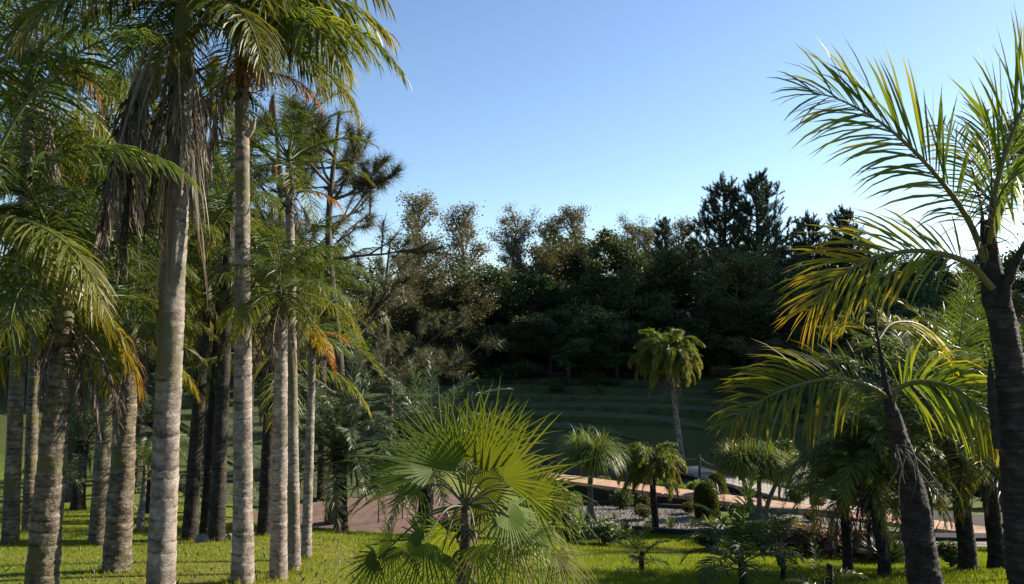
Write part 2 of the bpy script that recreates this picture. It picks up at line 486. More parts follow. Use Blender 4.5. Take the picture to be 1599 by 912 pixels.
def lawn_material():
    m, n, l = new_mat('lawn')
    g = n.new('ShaderNodeNewGeometry')
    a = n.new('ShaderNodeTexNoise')
    a.inputs['Scale'].default_value = 0.22
    a.inputs['Detail'].default_value = 6
    a.inputs['Roughness'].default_value = 0.6
    l.new(g.outputs['Position'], a.inputs['Vector'])
    r = ramp(n, [(0.25, (0.070, 0.105, 0.016)), (0.45, (0.11, 0.15, 0.020)), (0.62, (0.15, 0.165, 0.030)), (0.8, (0.18, 0.155, 0.055))])
    l.new(a.outputs['Fac'], r.inputs[0])
    b = n.new('ShaderNodeTexNoise')
    b.inputs['Scale'].default_value = 9
    b.inputs['Detail'].default_value = 6
    b.inputs['Roughness'].default_value = 0.75
    l.new(g.outputs['Position'], b.inputs['Vector'])
    r2 = ramp(n, [(0.3, (0.55, 0.58, 0.55)), (0.7, (1.25, 1.2, 1.1))])
    l.new(b.outputs['Fac'], r2.inputs[0])
    mx = n.new('ShaderNodeMix')
    mx.data_type = 'RGBA'
    mx.blend_type = 'MULTIPLY'
    mx.inputs[0].default_value = 1
    l.new(r.outputs[0], mx.inputs[6])
    l.new(r2.outputs[0], mx.inputs[7])
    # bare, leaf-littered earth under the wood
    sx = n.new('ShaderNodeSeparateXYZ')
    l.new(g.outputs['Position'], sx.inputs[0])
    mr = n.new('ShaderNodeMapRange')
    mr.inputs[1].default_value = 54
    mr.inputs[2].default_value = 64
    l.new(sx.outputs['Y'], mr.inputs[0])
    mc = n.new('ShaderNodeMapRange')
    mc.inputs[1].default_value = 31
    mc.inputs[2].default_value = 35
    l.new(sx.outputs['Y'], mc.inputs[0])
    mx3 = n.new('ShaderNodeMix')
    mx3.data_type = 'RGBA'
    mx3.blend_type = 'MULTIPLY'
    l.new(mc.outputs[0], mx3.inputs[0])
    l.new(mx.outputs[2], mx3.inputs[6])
    mx3.inputs[7].default_value = (0.5, 0.5, 0.8, 1)  # basin shade painted in: lawn colour darkened and cooled from here back
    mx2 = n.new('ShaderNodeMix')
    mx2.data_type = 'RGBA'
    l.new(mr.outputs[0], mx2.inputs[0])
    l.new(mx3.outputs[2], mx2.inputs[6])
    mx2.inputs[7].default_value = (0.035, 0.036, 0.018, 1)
    c = n.new('ShaderNodeTexNoise')
    c.inputs['Scale'].default_value = 45
    c.inputs['Detail'].default_value = 5
    l.new(g.outputs['Position'], c.inputs['Vector'])
    bp = n.new('ShaderNodeBump')
    bp.inputs['Strength'].default_value = 0.9
    bp.inputs['Distance'].default_value = 0.05
    l.new(c.outputs['Fac'], bp.inputs['Height'])
    pb = n.new('ShaderNodeBsdfPrincipled')
    pb.inputs['Roughness'].default_value = 0.8
    pb.inputs['Specular IOR Level'].default_value = 0.15
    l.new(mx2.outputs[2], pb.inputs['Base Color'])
    l.new(bp.outputs[0], pb.inputs['Normal'])
    out = n.new('ShaderNodeOutputMaterial')
    l.new(pb.outputs[0], out.inputs[0])
    return m


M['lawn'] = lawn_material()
M['terrace'] = rough_mat('shade_toned_terrace_grass', [(0.3, (0.028, 0.04, 0.014)), (0.5, (0.05, 0.066, 0.02)), (0.75, (0.085, 0.09, 0.035))], scale=1.3, world=True, bump=1.0, bscale=25, patch=.62, patch_col=(0.10, 0.085, 0.045), patch_scale=.5)  # terrace grass darkened, putting the basin's shade into its colour
M['grass'] = leaf_mat('grass_blade', [(0.0, (0.12, 0.155, 0.014)), (0.5, (0.185, 0.215, 0.018)), (0.8, (0.22, 0.21, 0.04)), (1.0, (0.30, 0.24, 0.10))], trans=0.5, rough=0.5, spec=0.25, tcol=(1.35, 1.35, 0.5), var=0)
M['gravel'] = rough_mat('grey_gravel', [(0.3, (0.075, 0.062, 0.046)), (0.5, (0.15, 0.125, 0.095)), (0.75, (0.26, 0.225, 0.18))], scale=22, world=True, bump=1.0, bscale=30, patch=0.6, patch_col=(0.13, 0.115, 0.085), patch_scale=0.6)
M['soil'] = rough_mat('dark_soil', [(0.3, (0.020, 0.016, 0.011)), (0.7, (0.05, 0.04, 0.026))], scale=6, world=True, bump=0.9, bscale=20)
M['brickdust'] = rough_mat('red_brown_paving', [(0.3, (0.10, 0.062, 0.05)), (0.5, (0.15, 0.092, 0.074)), (0.75, (0.20, 0.13, 0.105))], scale=2.2, world=True, bump=0.35, bscale=60, patch=0.6, patch_col=(0.13, 0.085, 0.07), patch_scale=0.9)
M['slab'] = rough_mat('pink_sandstone_slab', [(0.3, (0.34, 0.20, 0.125)), (0.55, (0.43, 0.265, 0.17)), (0.8, (0.50, 0.34, 0.23))], scale=3, world=True, bump=0.4, bscale=40, patch=.57, patch_col=(0.24, 0.17, 0.12), patch_scale=1.6)
M['slab_grey'] = rough_mat('grey_concrete_slab', [(0.3, (0.25, 0.22, 0.19)), (0.55, (0.34, 0.30, 0.26)), (0.8, (0.42, 0.38, 0.33))], scale=2.5, world=True, bump=0.4, bscale=40, patch=.57, patch_col=(0.15, 0.14, 0.11), patch_scale=1.4)
M['edging'] = rough_mat('black_edging', [(0.3, (0.018, 0.016, 0.015)), (0.7, (0.045, 0.04, 0.036))], scale=8, world=True, bump=0.3, bscale=40, rough=0.7)
M['stone'] = rough_mat('grey_stone', [(0.3, (0.10, 0.095, 0.085)), (0.6, (0.20, 0.185, 0.165)), (0.85, (0.30, 0.28, 0.25))], scale=4, bump=0.8, bscale=18)
M['wood'] = rough_mat('weathered_wood', [(0.3, (0.045, 0.034, 0.025)), (0.7, (0.13, 0.10, 0.075))], scale=9, stretch=(1, 1, 0.3), bump=0.5, bscale=24)
M['rope'] = rough_mat('grey_rope', [(0.3, (0.18, 0.15, 0.12)), (0.7, (0.34, 0.30, 0.25))], scale=30, bump=0.5, bscale=60)

# ================================================================== THE SETTING
# ------------------------------------------------------------------ ground sheet
def axis(near, far, n_near, n_far, c=0.0):
    a = np.linspace(-near, near, n_near)
    b = np.geomspace(near, far, n_far)[1:]
    return np.concatenate([c - b[::-1], c + a, c + b]) if c == 0 else np.concatenate([c + a, c + b])


gx = axis(40, 3000, 200, 44)
gy = np.concatenate([np.linspace(-60, 0, 20)[:-1], np.linspace(0, 64, 190), np.geomspace(64, 3500, 60)[1:]])
X, Y = np.meshgrid(gx, gy, indexing='ij')
Z = gz(X, Y)
geo = Geo()
nx, ny = X.shape
ii, jj = np.meshgrid(np.arange(nx - 1), np.arange(ny - 1), indexing='ij')
k = ii * ny + jj
geo.add(np.stack([X, Y, Z], -1).reshape(-1, 3), np.stack([k, k + ny, k + ny + 1, k + 1], -1).reshape(-1, 4))
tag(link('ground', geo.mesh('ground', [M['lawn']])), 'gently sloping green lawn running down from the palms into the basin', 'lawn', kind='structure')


def sheet(name, poly_px, mat, lift, label, cat, step=0.35, inner=None, world_poly=None):
    """A draped sheet bounded by a polygon given in photo columns and distances."""
    if world_poly is None:
        pts = [G(px, d)[:2] for px, d in poly_px]
    else:
        pts = world_poly
    pts = smooth_curve(np.vstack([pts, pts[:1]]), 90)[:-1]
    c = pts.mean(0)
    geo = Geo()
    rings = 14
    V = []
    for r in range(rings + 1):
        t = r / rings
        q = c + (pts - c) * t
        z = gz(q[:, 0], q[:, 1]) + lift
        V.append(np.column_stack([q, z]))
    V = np.vstack(V)
    n = len(pts)
    F = []
    for r in range(rings):
        a = r * n + np.arange(n)
        b = r * n + (np.arange(n) + 1) % n
        F.append(np.stack([a, a + n, b + n, b], 1))
    # skirt so that the sheet reads as a thick layer
    sk = V[-n:].copy()
    sk[:, 2] -= lift + 0.12
    V = np.vstack([V, sk])
    a = rings * n + np.arange(n)
    b = rings * n + (np.arange(n) + 1) % n
    F.append(np.stack([a, a + n, b + n, b], 1))
    geo.add(V, np.vstack(F))
    o = link(name, geo.mesh(name, [mat]))
    tag(o, label, cat, kind='structure')
    return pts


# ------------------------------------------------------------------ plaza
an = np.linspace(0, 2 * np.pi, 60, endpoint=False)
pl = np.column_stack([AMC[0] + 9.0 * np.cos(an), AMC[1] + 9.0 * np.sin(an)])
pl = pl[(pl[:, 1] > 23.2)]
geo = Geo()
# round red paving; only its far crescent rises clear of the lawn slope
rr = np.linspace(2.0, 9.0, 12)
aa = np.linspace(R(84), R(155), 70)
V = np.array([[AMC[0] + r * math.cos(a), AMC[1] + r * math.sin(a), EYE - 6.13] for r in rr for a in aa])
F = [[i * 70 + j, (i + 1) * 70 + j, (i + 1) * 70 + j + 1, i * 70 + j + 1] for i in range(11) for j in range(69)]
geo.add(V, F)
tag(link('pavement', geo.mesh('pavement', [M['brickdust']])), 'red-brown round paving at the foot of the lawn terraces', 'pavement', kind='structure')

# ------------------------------------------------------------------ amphitheatre terraces
amphi = thing('amphitheatre', (AMC[0], AMC[1], EYE - 6.2), 'curved grass terraces of an amphitheatre stepping up behind the red paving', 'amphitheatre')
rad = [9.0, 10.35, 11.7, 13.05, 14.6]
while rad[-1] < 37:
    rad.append(rad[-1] + 2.3)
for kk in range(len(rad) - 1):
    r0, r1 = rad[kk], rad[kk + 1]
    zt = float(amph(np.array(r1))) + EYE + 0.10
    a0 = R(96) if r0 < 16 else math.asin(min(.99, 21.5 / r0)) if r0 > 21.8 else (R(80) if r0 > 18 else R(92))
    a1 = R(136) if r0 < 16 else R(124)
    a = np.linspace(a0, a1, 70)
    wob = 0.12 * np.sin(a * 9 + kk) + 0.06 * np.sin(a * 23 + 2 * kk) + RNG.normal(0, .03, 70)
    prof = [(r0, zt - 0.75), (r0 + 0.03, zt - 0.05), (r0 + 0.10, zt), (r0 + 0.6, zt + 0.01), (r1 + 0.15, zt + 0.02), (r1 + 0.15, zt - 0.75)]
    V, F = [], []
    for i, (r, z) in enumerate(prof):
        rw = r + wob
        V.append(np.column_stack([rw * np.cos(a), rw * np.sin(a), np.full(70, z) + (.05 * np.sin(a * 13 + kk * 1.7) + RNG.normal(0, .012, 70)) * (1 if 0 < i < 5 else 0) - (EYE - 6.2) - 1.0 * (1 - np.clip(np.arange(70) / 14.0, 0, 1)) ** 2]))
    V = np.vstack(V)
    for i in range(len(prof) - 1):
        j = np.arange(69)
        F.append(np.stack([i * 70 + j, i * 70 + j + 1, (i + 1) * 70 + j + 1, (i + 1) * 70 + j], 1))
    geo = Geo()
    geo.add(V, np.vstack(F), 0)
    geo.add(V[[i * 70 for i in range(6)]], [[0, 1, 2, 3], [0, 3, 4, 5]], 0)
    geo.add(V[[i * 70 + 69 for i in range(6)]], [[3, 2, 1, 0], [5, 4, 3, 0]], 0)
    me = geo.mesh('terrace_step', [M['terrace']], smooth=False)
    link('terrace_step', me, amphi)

# ------------------------------------------------------------------ garden beds
sheet('gravel_bed', [(842, 27.5), (850, 31), (960, 31.5), (1085, 29.0), (1120, 27.0), (1130, 24.6), (1060, 24.2), (990, 24.6), (890, 24.8)], M['gravel'], 0.05, 'pale grey gravel bed under the ponytail palm and spiky plants', 'gravel bed')
sheet('gravel_bed', [(1150, 25.5), (1190, 27.4), (1290, 27.0), (1420, 24.6), (1560, 23.4), (1700, 22.6), (1690, 21.2), (1500, 22.2), (1330, 23.2), (1215, 24.0)], M['gravel'], 0.05, 'silvery gravel bed in front of the pink slab path', 'gravel bed')
sheet('soil_bed', [(850, 34.6), (860, 40), (1040, 40), (1280, 32), (1420, 29.6), (1600, 26.4), (1640, 24.8), (1400, 26.6), (1250, 29.0), (1050, 32.4)], M['soil'], 0.03, 'dark planted soil strip between the two garden paths', 'soil bed')


def kerb(px_d, w, h, name, label, cat, mat, lift=0.0):
    pts = smooth_curve(np.array([G(px, d)[:2] for px, d in px_d]), 60)
    T = norm(np.gradient(pts, axis=0))
    N = np.column_stack([-T[:, 1], T[:, 0]])
    zz = gz(pts[:, 0], pts[:, 1]) + lift
    geo = Geo()
    prof = [(-w / 2, -0.15), (-w / 2, h), (w / 2, h), (w / 2, -0.15)]
    V = np.vstack([np.column_stack([pts + N * o, zz + z]) for o, z in prof])
    n = len(pts)
    F = []
    j = np.arange(n - 1)
    for i in range(3):
        F.append(np.stack([i * n + j, i * n + j + 1, (i + 1) * n + j + 1, (i + 1) * n + j], 1))
    geo.add(V, np.vstack(F))
    geo.add(np.array([V[i * n] for i in range(4)]), [[0, 1, 2, 3]])
    geo.add(np.array([V[i * n + n - 1] for i in range(4)]), [[3, 2, 1, 0]])
    return tag(link(name, geo.mesh(name, [mat], smooth=False)), label, cat, kind=None)


kerb([(905, 31.0), (960, 31.3), (1020, 30.2), (1090, 28.6)], 0.12, 0.22, 'bed_edging', 'thin dark edging behind the gravel under the ponytail palm', 'edging', M['edging'])
kerb([(985, 24.4), (1060, 24.0), (1130, 24.3), (1150, 24.6)], 0.14, 0.2, 'bed_edging', 'thin dark edging along the lawn side of the gravel bed', 'edging', M['edging'])
kerb([(1225, 23.6), (1330, 22.9), (1500, 21.9), (1700, 20.9)], 0.5, 0.3, 'retaining_kerb', 'broad dark kerb below the silvery gravel bed', 'kerb', M['edging'])
kerb([(1195, 27.9), (1260, 27.6), (1310, 27.0)], 0.2, 0.25, 'bed_edging', 'grey stone edging between silvery gravel and pink path', 'edging', M['stone'])
kerb([(1225, 23.05), (1330, 22.35), (1500, 21.4), (1700, 20.4)], 0.55, 0.12, 'kerb_footing', 'low pinkish footing below the broad dark kerb', 'kerb', M['slab_grey'])
sheet('dirt_patch', [(1015, 19.8), (1045, 20.6), (1075, 19.6), (1060, 18.6), (1030, 18.9)], M['brickdust'], 0.045, 'small bare reddish earth patch in the lawn', 'earth patch')

# ------------------------------------------------------------------ paths made of slabs
def slab_path(name, p0, p1, width, thick, n, mat, label, zoff):
    root = thing(name, (*p0[:2], 0), label, 'path')
    root['kind'] = 'structure'
    d = p1 - p0
    L = np.linalg.norm(d[:2])
    rz = math.atan2(d[1], d[0])
    sl_ = L / n
    rng = np.random.default_rng(3)
    me = None
    for i in range(n):
        c = p0 + d * (i + 0.5) / n
        if me is None:
            geo = Geo()
            box(geo, (0, 0, -thick / 2), (sl_ - 0.045, width, thick), bev=0.015)
            me = geo.mesh('slab', [mat], smooth=False)
        o = link('slab', me, root, (c[0] - p0[0], c[1] - p0[1], c[2] + zoff + rng.uniform(-.006, .006)), rz + rng.uniform(-.003, .003))
    geo = Geo()
    ca, sa = math.cos(rz), math.sin(rz)
    q0, q1 = p0 + [0, 0, zoff - thick - .01], p1 + [0, 0, zoff - thick - .01]
    nv = np.array([-sa, ca, 0]) * (width / 2 - .06)
    V = [q0 - nv, q0 + nv, q1 + nv, q1 - nv]
    V = np.array(V + [v - np.array([0, 0, .9]) for v in V]) - np.array([p0[0], p0[1], 0])
    geo.add(V, [[0, 3, 2, 1], [0, 1, 5, 4], [1, 2, 6, 5], [2, 3, 7, 6], [3, 0, 4, 7]])
    link('footing_wall', geo.mesh('footing_wall', [M['edging']], smooth=False), root)
    return root


a, b = P(836, 742, 34.4), P(1380, 811, 26.6)
b = a + (b - a) * 1.45
slab_path('path', a, b, 1.15, 0.14, 13, M['slab'], 'straight pink sandstone slab path crossing the garden', 0.06)
a, b = P(1010, 714, 41.2), P(1290, 787, 30.8)
a = a + (b - a) * 0.13
b = a + (b - a) * 1.34
slab_path('path', a, b, 1.45, 0.14, 9, M['slab_grey'], 'greyish slab path with rope fence beyond the pink path', 0.0)
pa, pb_ = a, b
# rope fence along the nearer edge of the grey path
dirv = norm(pb_ - pa)
nrm = np.array([dirv[1], -dirv[0], 0])
if nrm[1] > 0:
    nrm = -nrm
fence = thing('rope_fence', pa + nrm * 0.72 + np.array([0, 0, -.02]), 'low wooden post and rope fence along the grey slab path', 'fence')
ts = np.linspace(0.14, 0.98, 8)
geo = Geo()
tube(geo, [[0, 0, -0.05], [0, 0, 0.5], [0, 0, 0.95]], [0.055, 0.05, 0.048], 8)
pme = geo.mesh('post', [M['wood']])
Lp = np.linalg.norm(pb_ - pa)
tops = []
for t in ts:
    off = dirv * Lp * t
    o = link('post', pme, fence, off, RNG.uniform(0, 6))
    o.rotation_euler = (RNG.uniform(-.04, .04), RNG.uniform(-.04, .04), 0)
    tops.append(off + np.array([0, 0, 0.86]))
geo = Geo()
for a_, b_ in zip(tops[:-1], tops[1:]):
    t = np.linspace(0, 1, 9)[:, None]
    q = a_ + (b_ - a_) * t
    q[:, 2] -= (0.22 * 4 * t * (1 - t))[:, 0]
    tube(geo, q, 0.022, 5)
link('rope', geo.mesh('rope', [M['rope']]), fence)

# ------------------------------------------------------------------ distant hill
def ridge(name, y0, x0, x1, zbase, ztop, seed, label):
    rng = np.random.default_rng(seed)
    n = 60
    xs = np.linspace(x0, x1, n)
    h = ztop + (ztop - zbase) * 0.12 * np.sin(xs / 90 + seed) + (ztop - zbase) * 0.06 * rng.standard_normal(n)
    V = []
    for k2, (f, dy) in enumerate([(0, -120), (0.55, -60), (1, 0), (0.5, 80), (0, 160)]):
        V.append(np.column_stack([xs, np.full(n, y0 + dy), zbase + (h - zbase) * f]))
    V = np.vstack(V)
    j = np.arange(n - 1)
    F = np.vstack([np.stack([i * n + j, i * n + j + 1, (i + 1) * n + j + 1, (i + 1) * n + j], 1) for i in range(4)])
    geo = Geo()
    geo.add(V, F)
    return tag(link(name, geo.mesh(name, [M['hill']])), label, 'hill', kind='structure')


M['hill'] = rough_mat('wooded_hillside', [(0.3, (0.03, 0.045, 0.02)), (0.6, (0.06, 0.075, 0.03)), (0.85, (0.10, 0.10, 0.05))], scale=0.06, world=True, bump=1.0, bscale=0.1)

# ================================================================== PLANT BUILDERS
ZUP = np.array([0, 0, 1.0])


def leaflets(geo, base, d0, length, width, wdir, droop, rng, mat=0, tint=0.0, nseg=3, tip_tint=0.0, curl=0.0):
    """Many strap leaflets at once: base (n,3), first direction d0 (n,3)."""
    n = len(base)
    d = norm(d0)
    w = wdir - (wdir * d).sum(1, keepdims=True) * d
    w = norm(w)
    prof = {2: [0.55, 1.0, 0.0], 3: [0.5, 1.0, 0.8, 0.0], 4: [0.45, 0.95, 1.0, 0.7, 0.0]}[nseg]
    p = base.copy()
    step = (length / nseg)[:, None]
    V = []
    tt = []
    tint = np.broadcast_to(np.asarray(tint, float), (n,))
    for s in range(nseg + 1):
        wid = (width * prof[s] * 0.5)[:, None]
        if s < nseg:
            V += [p - w * wid, p + w * wid]
            tt += [tint + tip_tint * s / nseg] * 2
        else:
            V.append(p)
            tt.append(tint + tip_tint)
        d = norm(d + droop[:, None] * np.array([0, 0, -1.0]) * (s + 1) / nseg)
        w = norm(w - (w * d).sum(1, keepdims=True) * d)
        p = p + d * step
    k = len(V)
    VV = np.stack(V, 1).reshape(-1, 3)
    TT = np.clip(np.stack(tt, 1).reshape(-1), 0, 1)
    b = np.arange(n) * k
    Q = []
    for s in range(nseg - 1):
        Q.append(np.stack([b + 2 * s, b + 2 * s + 1, b + 2 * s + 3, b + 2 * s + 2], 1))
    T3 = np.stack([b + 2 * (nseg - 1), b + 2 * (nseg - 1) + 1, b + 2 * nseg], 1)
    n0 = geo.n
    geo.add(VV, np.vstack(Q), mat, TT)
    geo.tri.append(T3 + n0)
    geo.tm.append(np.full(len(T3), mat))


def frond_mesh(name, curve, rng, n=50, ll=0.6, lw=0.035, a0=70, a1=22, vee=15, droop=0.35, s0=0.16, mats=('palm', 'rachis'),
               tint=0.2, tip=0.15, rr=0.02, gap=0.0, plumose=0.0, end_tint=0.0, nseg=3, jit=8, len_prof=None, clump=0, side_only=None, lat=None, parts=False):
    """Feather frond: rachis tube plus two rows of leaflets."""
    c = smooth_curve(curve, 40)
    L = np.linalg.norm(np.diff(c, axis=0), axis=1).sum()
    geo = Geo()
    t = np.linspace(0, 1, 40)
    if parts:
        rg = Geo()
        tube(rg, c, rr * (1.0 - 0.88 * t), 7)
    else:
        tube(geo, c, rr * (1.0 - 0.88 * t), 6, mat=1)
    T = norm(np.gradient(c, axis=0))
    # lateral axis: horizontal normal of the plane in which the frond bends
    if lat is None:
        lat = np.cross(T[5], ZUP)
        if np.linalg.norm(lat) < 0.2:
            lat = np.cross(c[-1] - c[0], ZUP)
    lat = norm(lat)
    for side in (-1, 1):
        s = np.linspace(s0, 0.985, n) + rng.uniform(-.5, .5, n) * (1 - s0) / n * 0.6
        if clump:
            s = s0 + np.round((s - s0) * clump) / clump * 0.55 + (s - s0) * 0.45
        if gap:
            s = s[rng.random(n) > gap]
        m = len(s)
        s = np.clip(s, 0, 1)
        base = np.stack([np.interp(s, t, c[:, k]) for k in range(3)], 1)
        TT = norm(np.stack([np.interp(s, t, T[:, k]) for k in range(3)], 1))
        S = norm(lat - (TT * lat).sum(1, keepdims=True) * TT) * side
        N = np.cross(TT, S) * side
        N = np.where((N[:, 2:3] < 0) & (np.abs(TT[:, 2:3]) < 0.9), -N, N) if False else np.cross(S * side, TT)
        f = (s - s0) / (1 - s0)
        ang = np.radians(a0 + (a1 - a0) * f ** 1.2 + rng.normal(0, jit, m))
        v = np.radians(vee + rng.normal(0, jit * 0.8, m) + plumose * rng.choice([-1, 0, 1], m))
        d0 = np.cos(ang)[:, None] * TT + np.sin(ang)[:, None] * (S * np.cos(v)[:, None] + N * np.sin(v)[:, None])
        prof = (0.45 + 0.55 * np.sin(np.pi * np.clip(f * 0.9 + 0.18, 0, 1))) if len_prof is None else np.interp(f, np.linspace(0, 1, len(len_prof)), len_prof)
        ln = ll * prof * rng.uniform(0.85, 1.1, m)
        wd = lw * (0.6 + 0.4 * np.sin(np.pi * np.clip(f + 0.1, 0, 1))) * rng.uniform(0.8, 1.15, m)
        wdir = TT + 0.35 * rng.standard_normal((m, 3))
        tn = tint + end_tint * f ** 2 + rng.normal(0, 0.07, m)
        leaflets(geo, base, d0, ln, wd, wdir, droop * rng.uniform(0.7, 1.3, m), rng, 0, tn, nseg, tip)
    if parts:
        return geo.mesh(name, [M[mats[0]]]), rg.mesh('rachis', [M[mats[1]]])
    return geo.mesh(name, [M[mats[0]], M[mats[1]]])


def arc(L, e0, drop, p=1.4, n=14, sway=0.0):
    """Frond curve leaving along +X at elevation e0 (deg), bending down by drop (deg)."""
    s = np.linspace(0, 1, n)
    e = np.radians(e0 - drop * s ** p)
    y = np.radians(sway * s)
    step = L / (n - 1)
    d = np.stack([np.cos(e) * np.cos(y), np.cos(e) * np.sin(y), np.sin(e)], 1) * step
    return np.vstack([[0, 0, 0], np.cumsum(d[:-1], axis=0)])


LIB = {}


def lib(key, fn):
    if key not in LIB:
        LIB[key] = fn()
    return LIB[key]


def species(kind):
    """A set of frond meshes from upright to hanging, made once per species."""
    def build():
        out = []
        rng = np.random.default_rng(sum(map(ord, kind)))
        if kind == 'king':
            for e, dr, tn, et in [(82, 55, .12, .05), (72, 75, .15, .1), (60, 85, .2, .1), (45, 90, .22, .12), (30, 85, .25, .15), (14, 80, .28, .2), (-5, 65, .35, .25), (-28, 45, .42, .3)]:
                out.append(frond_mesh('frond', arc(2.7 * rng.uniform(.92, 1.08), e, dr, 1.3, sway=rng.uniform(-18, 18)), rng, n=74, ll=0.80, lw=0.027, droop=0.62, vee=8, jit=11, tint=tn, end_tint=et, tip=.12, rr=.028))
        elif kind == 'stiff':
            for e, dr, tn, et in [(84, 30, .1, .05), (70, 45, .12, .1), (56, 55, .15, .1), (42, 60, .2, .1), (26, 65, .2, .15), (8, 60, .25, .2), (-12, 50, .3, .25), (-30, 40, .38, .3)]:
                out.append(frond_mesh('frond', arc(2.6 * rng.uniform(.92, 1.08), e, dr, 1.4, sway=rng.uniform(-12, 12)), rng, n=64, ll=0.62, lw=0.025, droop=0.26, vee=20, jit=10, tint=tn, end_tint=et, tip=.15, rr=.028))
        elif kind == 'date':
            for e, dr, tn, et in [(84, 30, .2, .1), (74, 50, .25, .1), (62, 70, .25, .1), (50, 85, .3, .15), (36, 90, .3, .15), (20, 85, .35, .2), (0, 70, .4, .3), (-25, 45, .55, .3)]:
                out.append(frond_mesh('frond', arc(2.5 * rng.uniform(.9, 1.1), e, dr, 1.3, sway=rng.uniform(-20, 20)), rng, n=78, ll=0.36, lw=0.024, a0=62, a1=25, droop=0.25, vee=20, tint=tn, end_tint=et, tip=.15, rr=.025, mats=('date', 'rachis'), jit=12, s0=.1))
        elif kind == 'queen':
            for e, dr, tn, et in [(80, 80, .25, .1), (66, 115, .25, .2), (52, 125, .3, .25), (38, 125, .3, .3), (22, 110, .35, .35), (2, 85, .4, .4)]:
                out.append(frond_mesh('frond', arc(2.1 * rng.uniform(.92, 1.08), e, dr, 1.1, sway=rng.uniform(-12, 12)), rng, n=130, ll=0.42, lw=0.026, a0=60, a1=25, droop=0.75, vee=15, plumose=35, tint=tn, end_tint=et, tip=.15, rr=.028, mats=('palm', 'rachis'), jit=14, s0=.15))
        elif kind == 'plume':
            for e, dr, tn, et in [(80, 90, .25, .05), (66, 125, .25, .08), (52, 135, .3, .12), (38, 130, .3, .18), (22, 115, .33, .2), (2, 85, .36, .25)]:
                out.append(frond_mesh('frond', arc(1.9 * rng.uniform(.92, 1.08), e, dr, 1.0, sway=rng.uniform(-12, 12)), rng, n=130, ll=0.5, lw=0.038, a0=60, a1=30, droop=0.9, vee=10, plumose=40, tint=tn, end_tint=et, tip=.12, rr=.03, jit=16, s0=.12, mats=('plume', 'rachis')))
        elif kind == 'pygmy':
            for e, dr, tn, et in [(84, 60, .15, .05), (72, 95, .15, .1), (60, 115, .2, .15), (46, 125, .2, .2), (30, 120, .25, .3), (12, 100, .3, .4), (-10, 75, .35, .45)]:
                out.append(frond_mesh('frond', arc(1.5 * rng.uniform(.9, 1.1), e, dr, 1.1, sway=rng.uniform(-15, 15)), rng, n=64, ll=0.30, lw=0.017, a0=62, a1=28, droop=0.4, vee=15, tint=tn, end_tint=et, tip=.15, rr=.015, jit=12, s0=.08))
        elif kind == 'areca':
            for e, dr, tn, et in [(84, 35, .1, .05), (68, 60, .12, .1), (50, 80, .15, .1), (30, 90, .2, .15), (8, 85, .25, .25)]:
                out.append(frond_mesh('frond', arc(1.2 * rng.uniform(.92, 1.08), e, dr, 1.3, sway=rng.uniform(-14, 14)), rng, n=32, ll=0.36, lw=0.028, droop=0.3, vee=18, tint=tn, end_tint=et, tip=.15, rr=.014))
        elif kind == 'dead':
            for e, dr in [(-35, 50), (-50, 40), (-62, 26), (-72, 16)]:
                out.append(frond_mesh('dead_frond', arc(2.0 * rng.uniform(.85, 1.1), e, dr, .7, sway=rng.uniform(-15, 15)), rng, n=46, ll=0.5, lw=0.028, a0=38, a1=14, droop=0.9, vee=-10, tint=.4, end_tint=.25, tip=.25, rr=.026, mats=('dead', 'rachis_dead'), jit=20, gap=.15))
        elif kind == 'orange':
            for e, dr in [(20, 90), (-5, 75), (-35, 50)]:
                out.append(frond_mesh('drying_frond', arc(1.9 * rng.uniform(.9, 1.1), e, dr, 1.1, sway=rng.uniform(-15, 15)), rng, n=46, ll=0.5, lw=0.030, a0=60, a1=20, droop=0.6, vee=0, tint=.3, end_tint=.3, tip=.35, rr=.024, mats=('dead_orange', 'rachis_dead'), jit=14, gap=.1))
        return out
    return lib(kind, build)


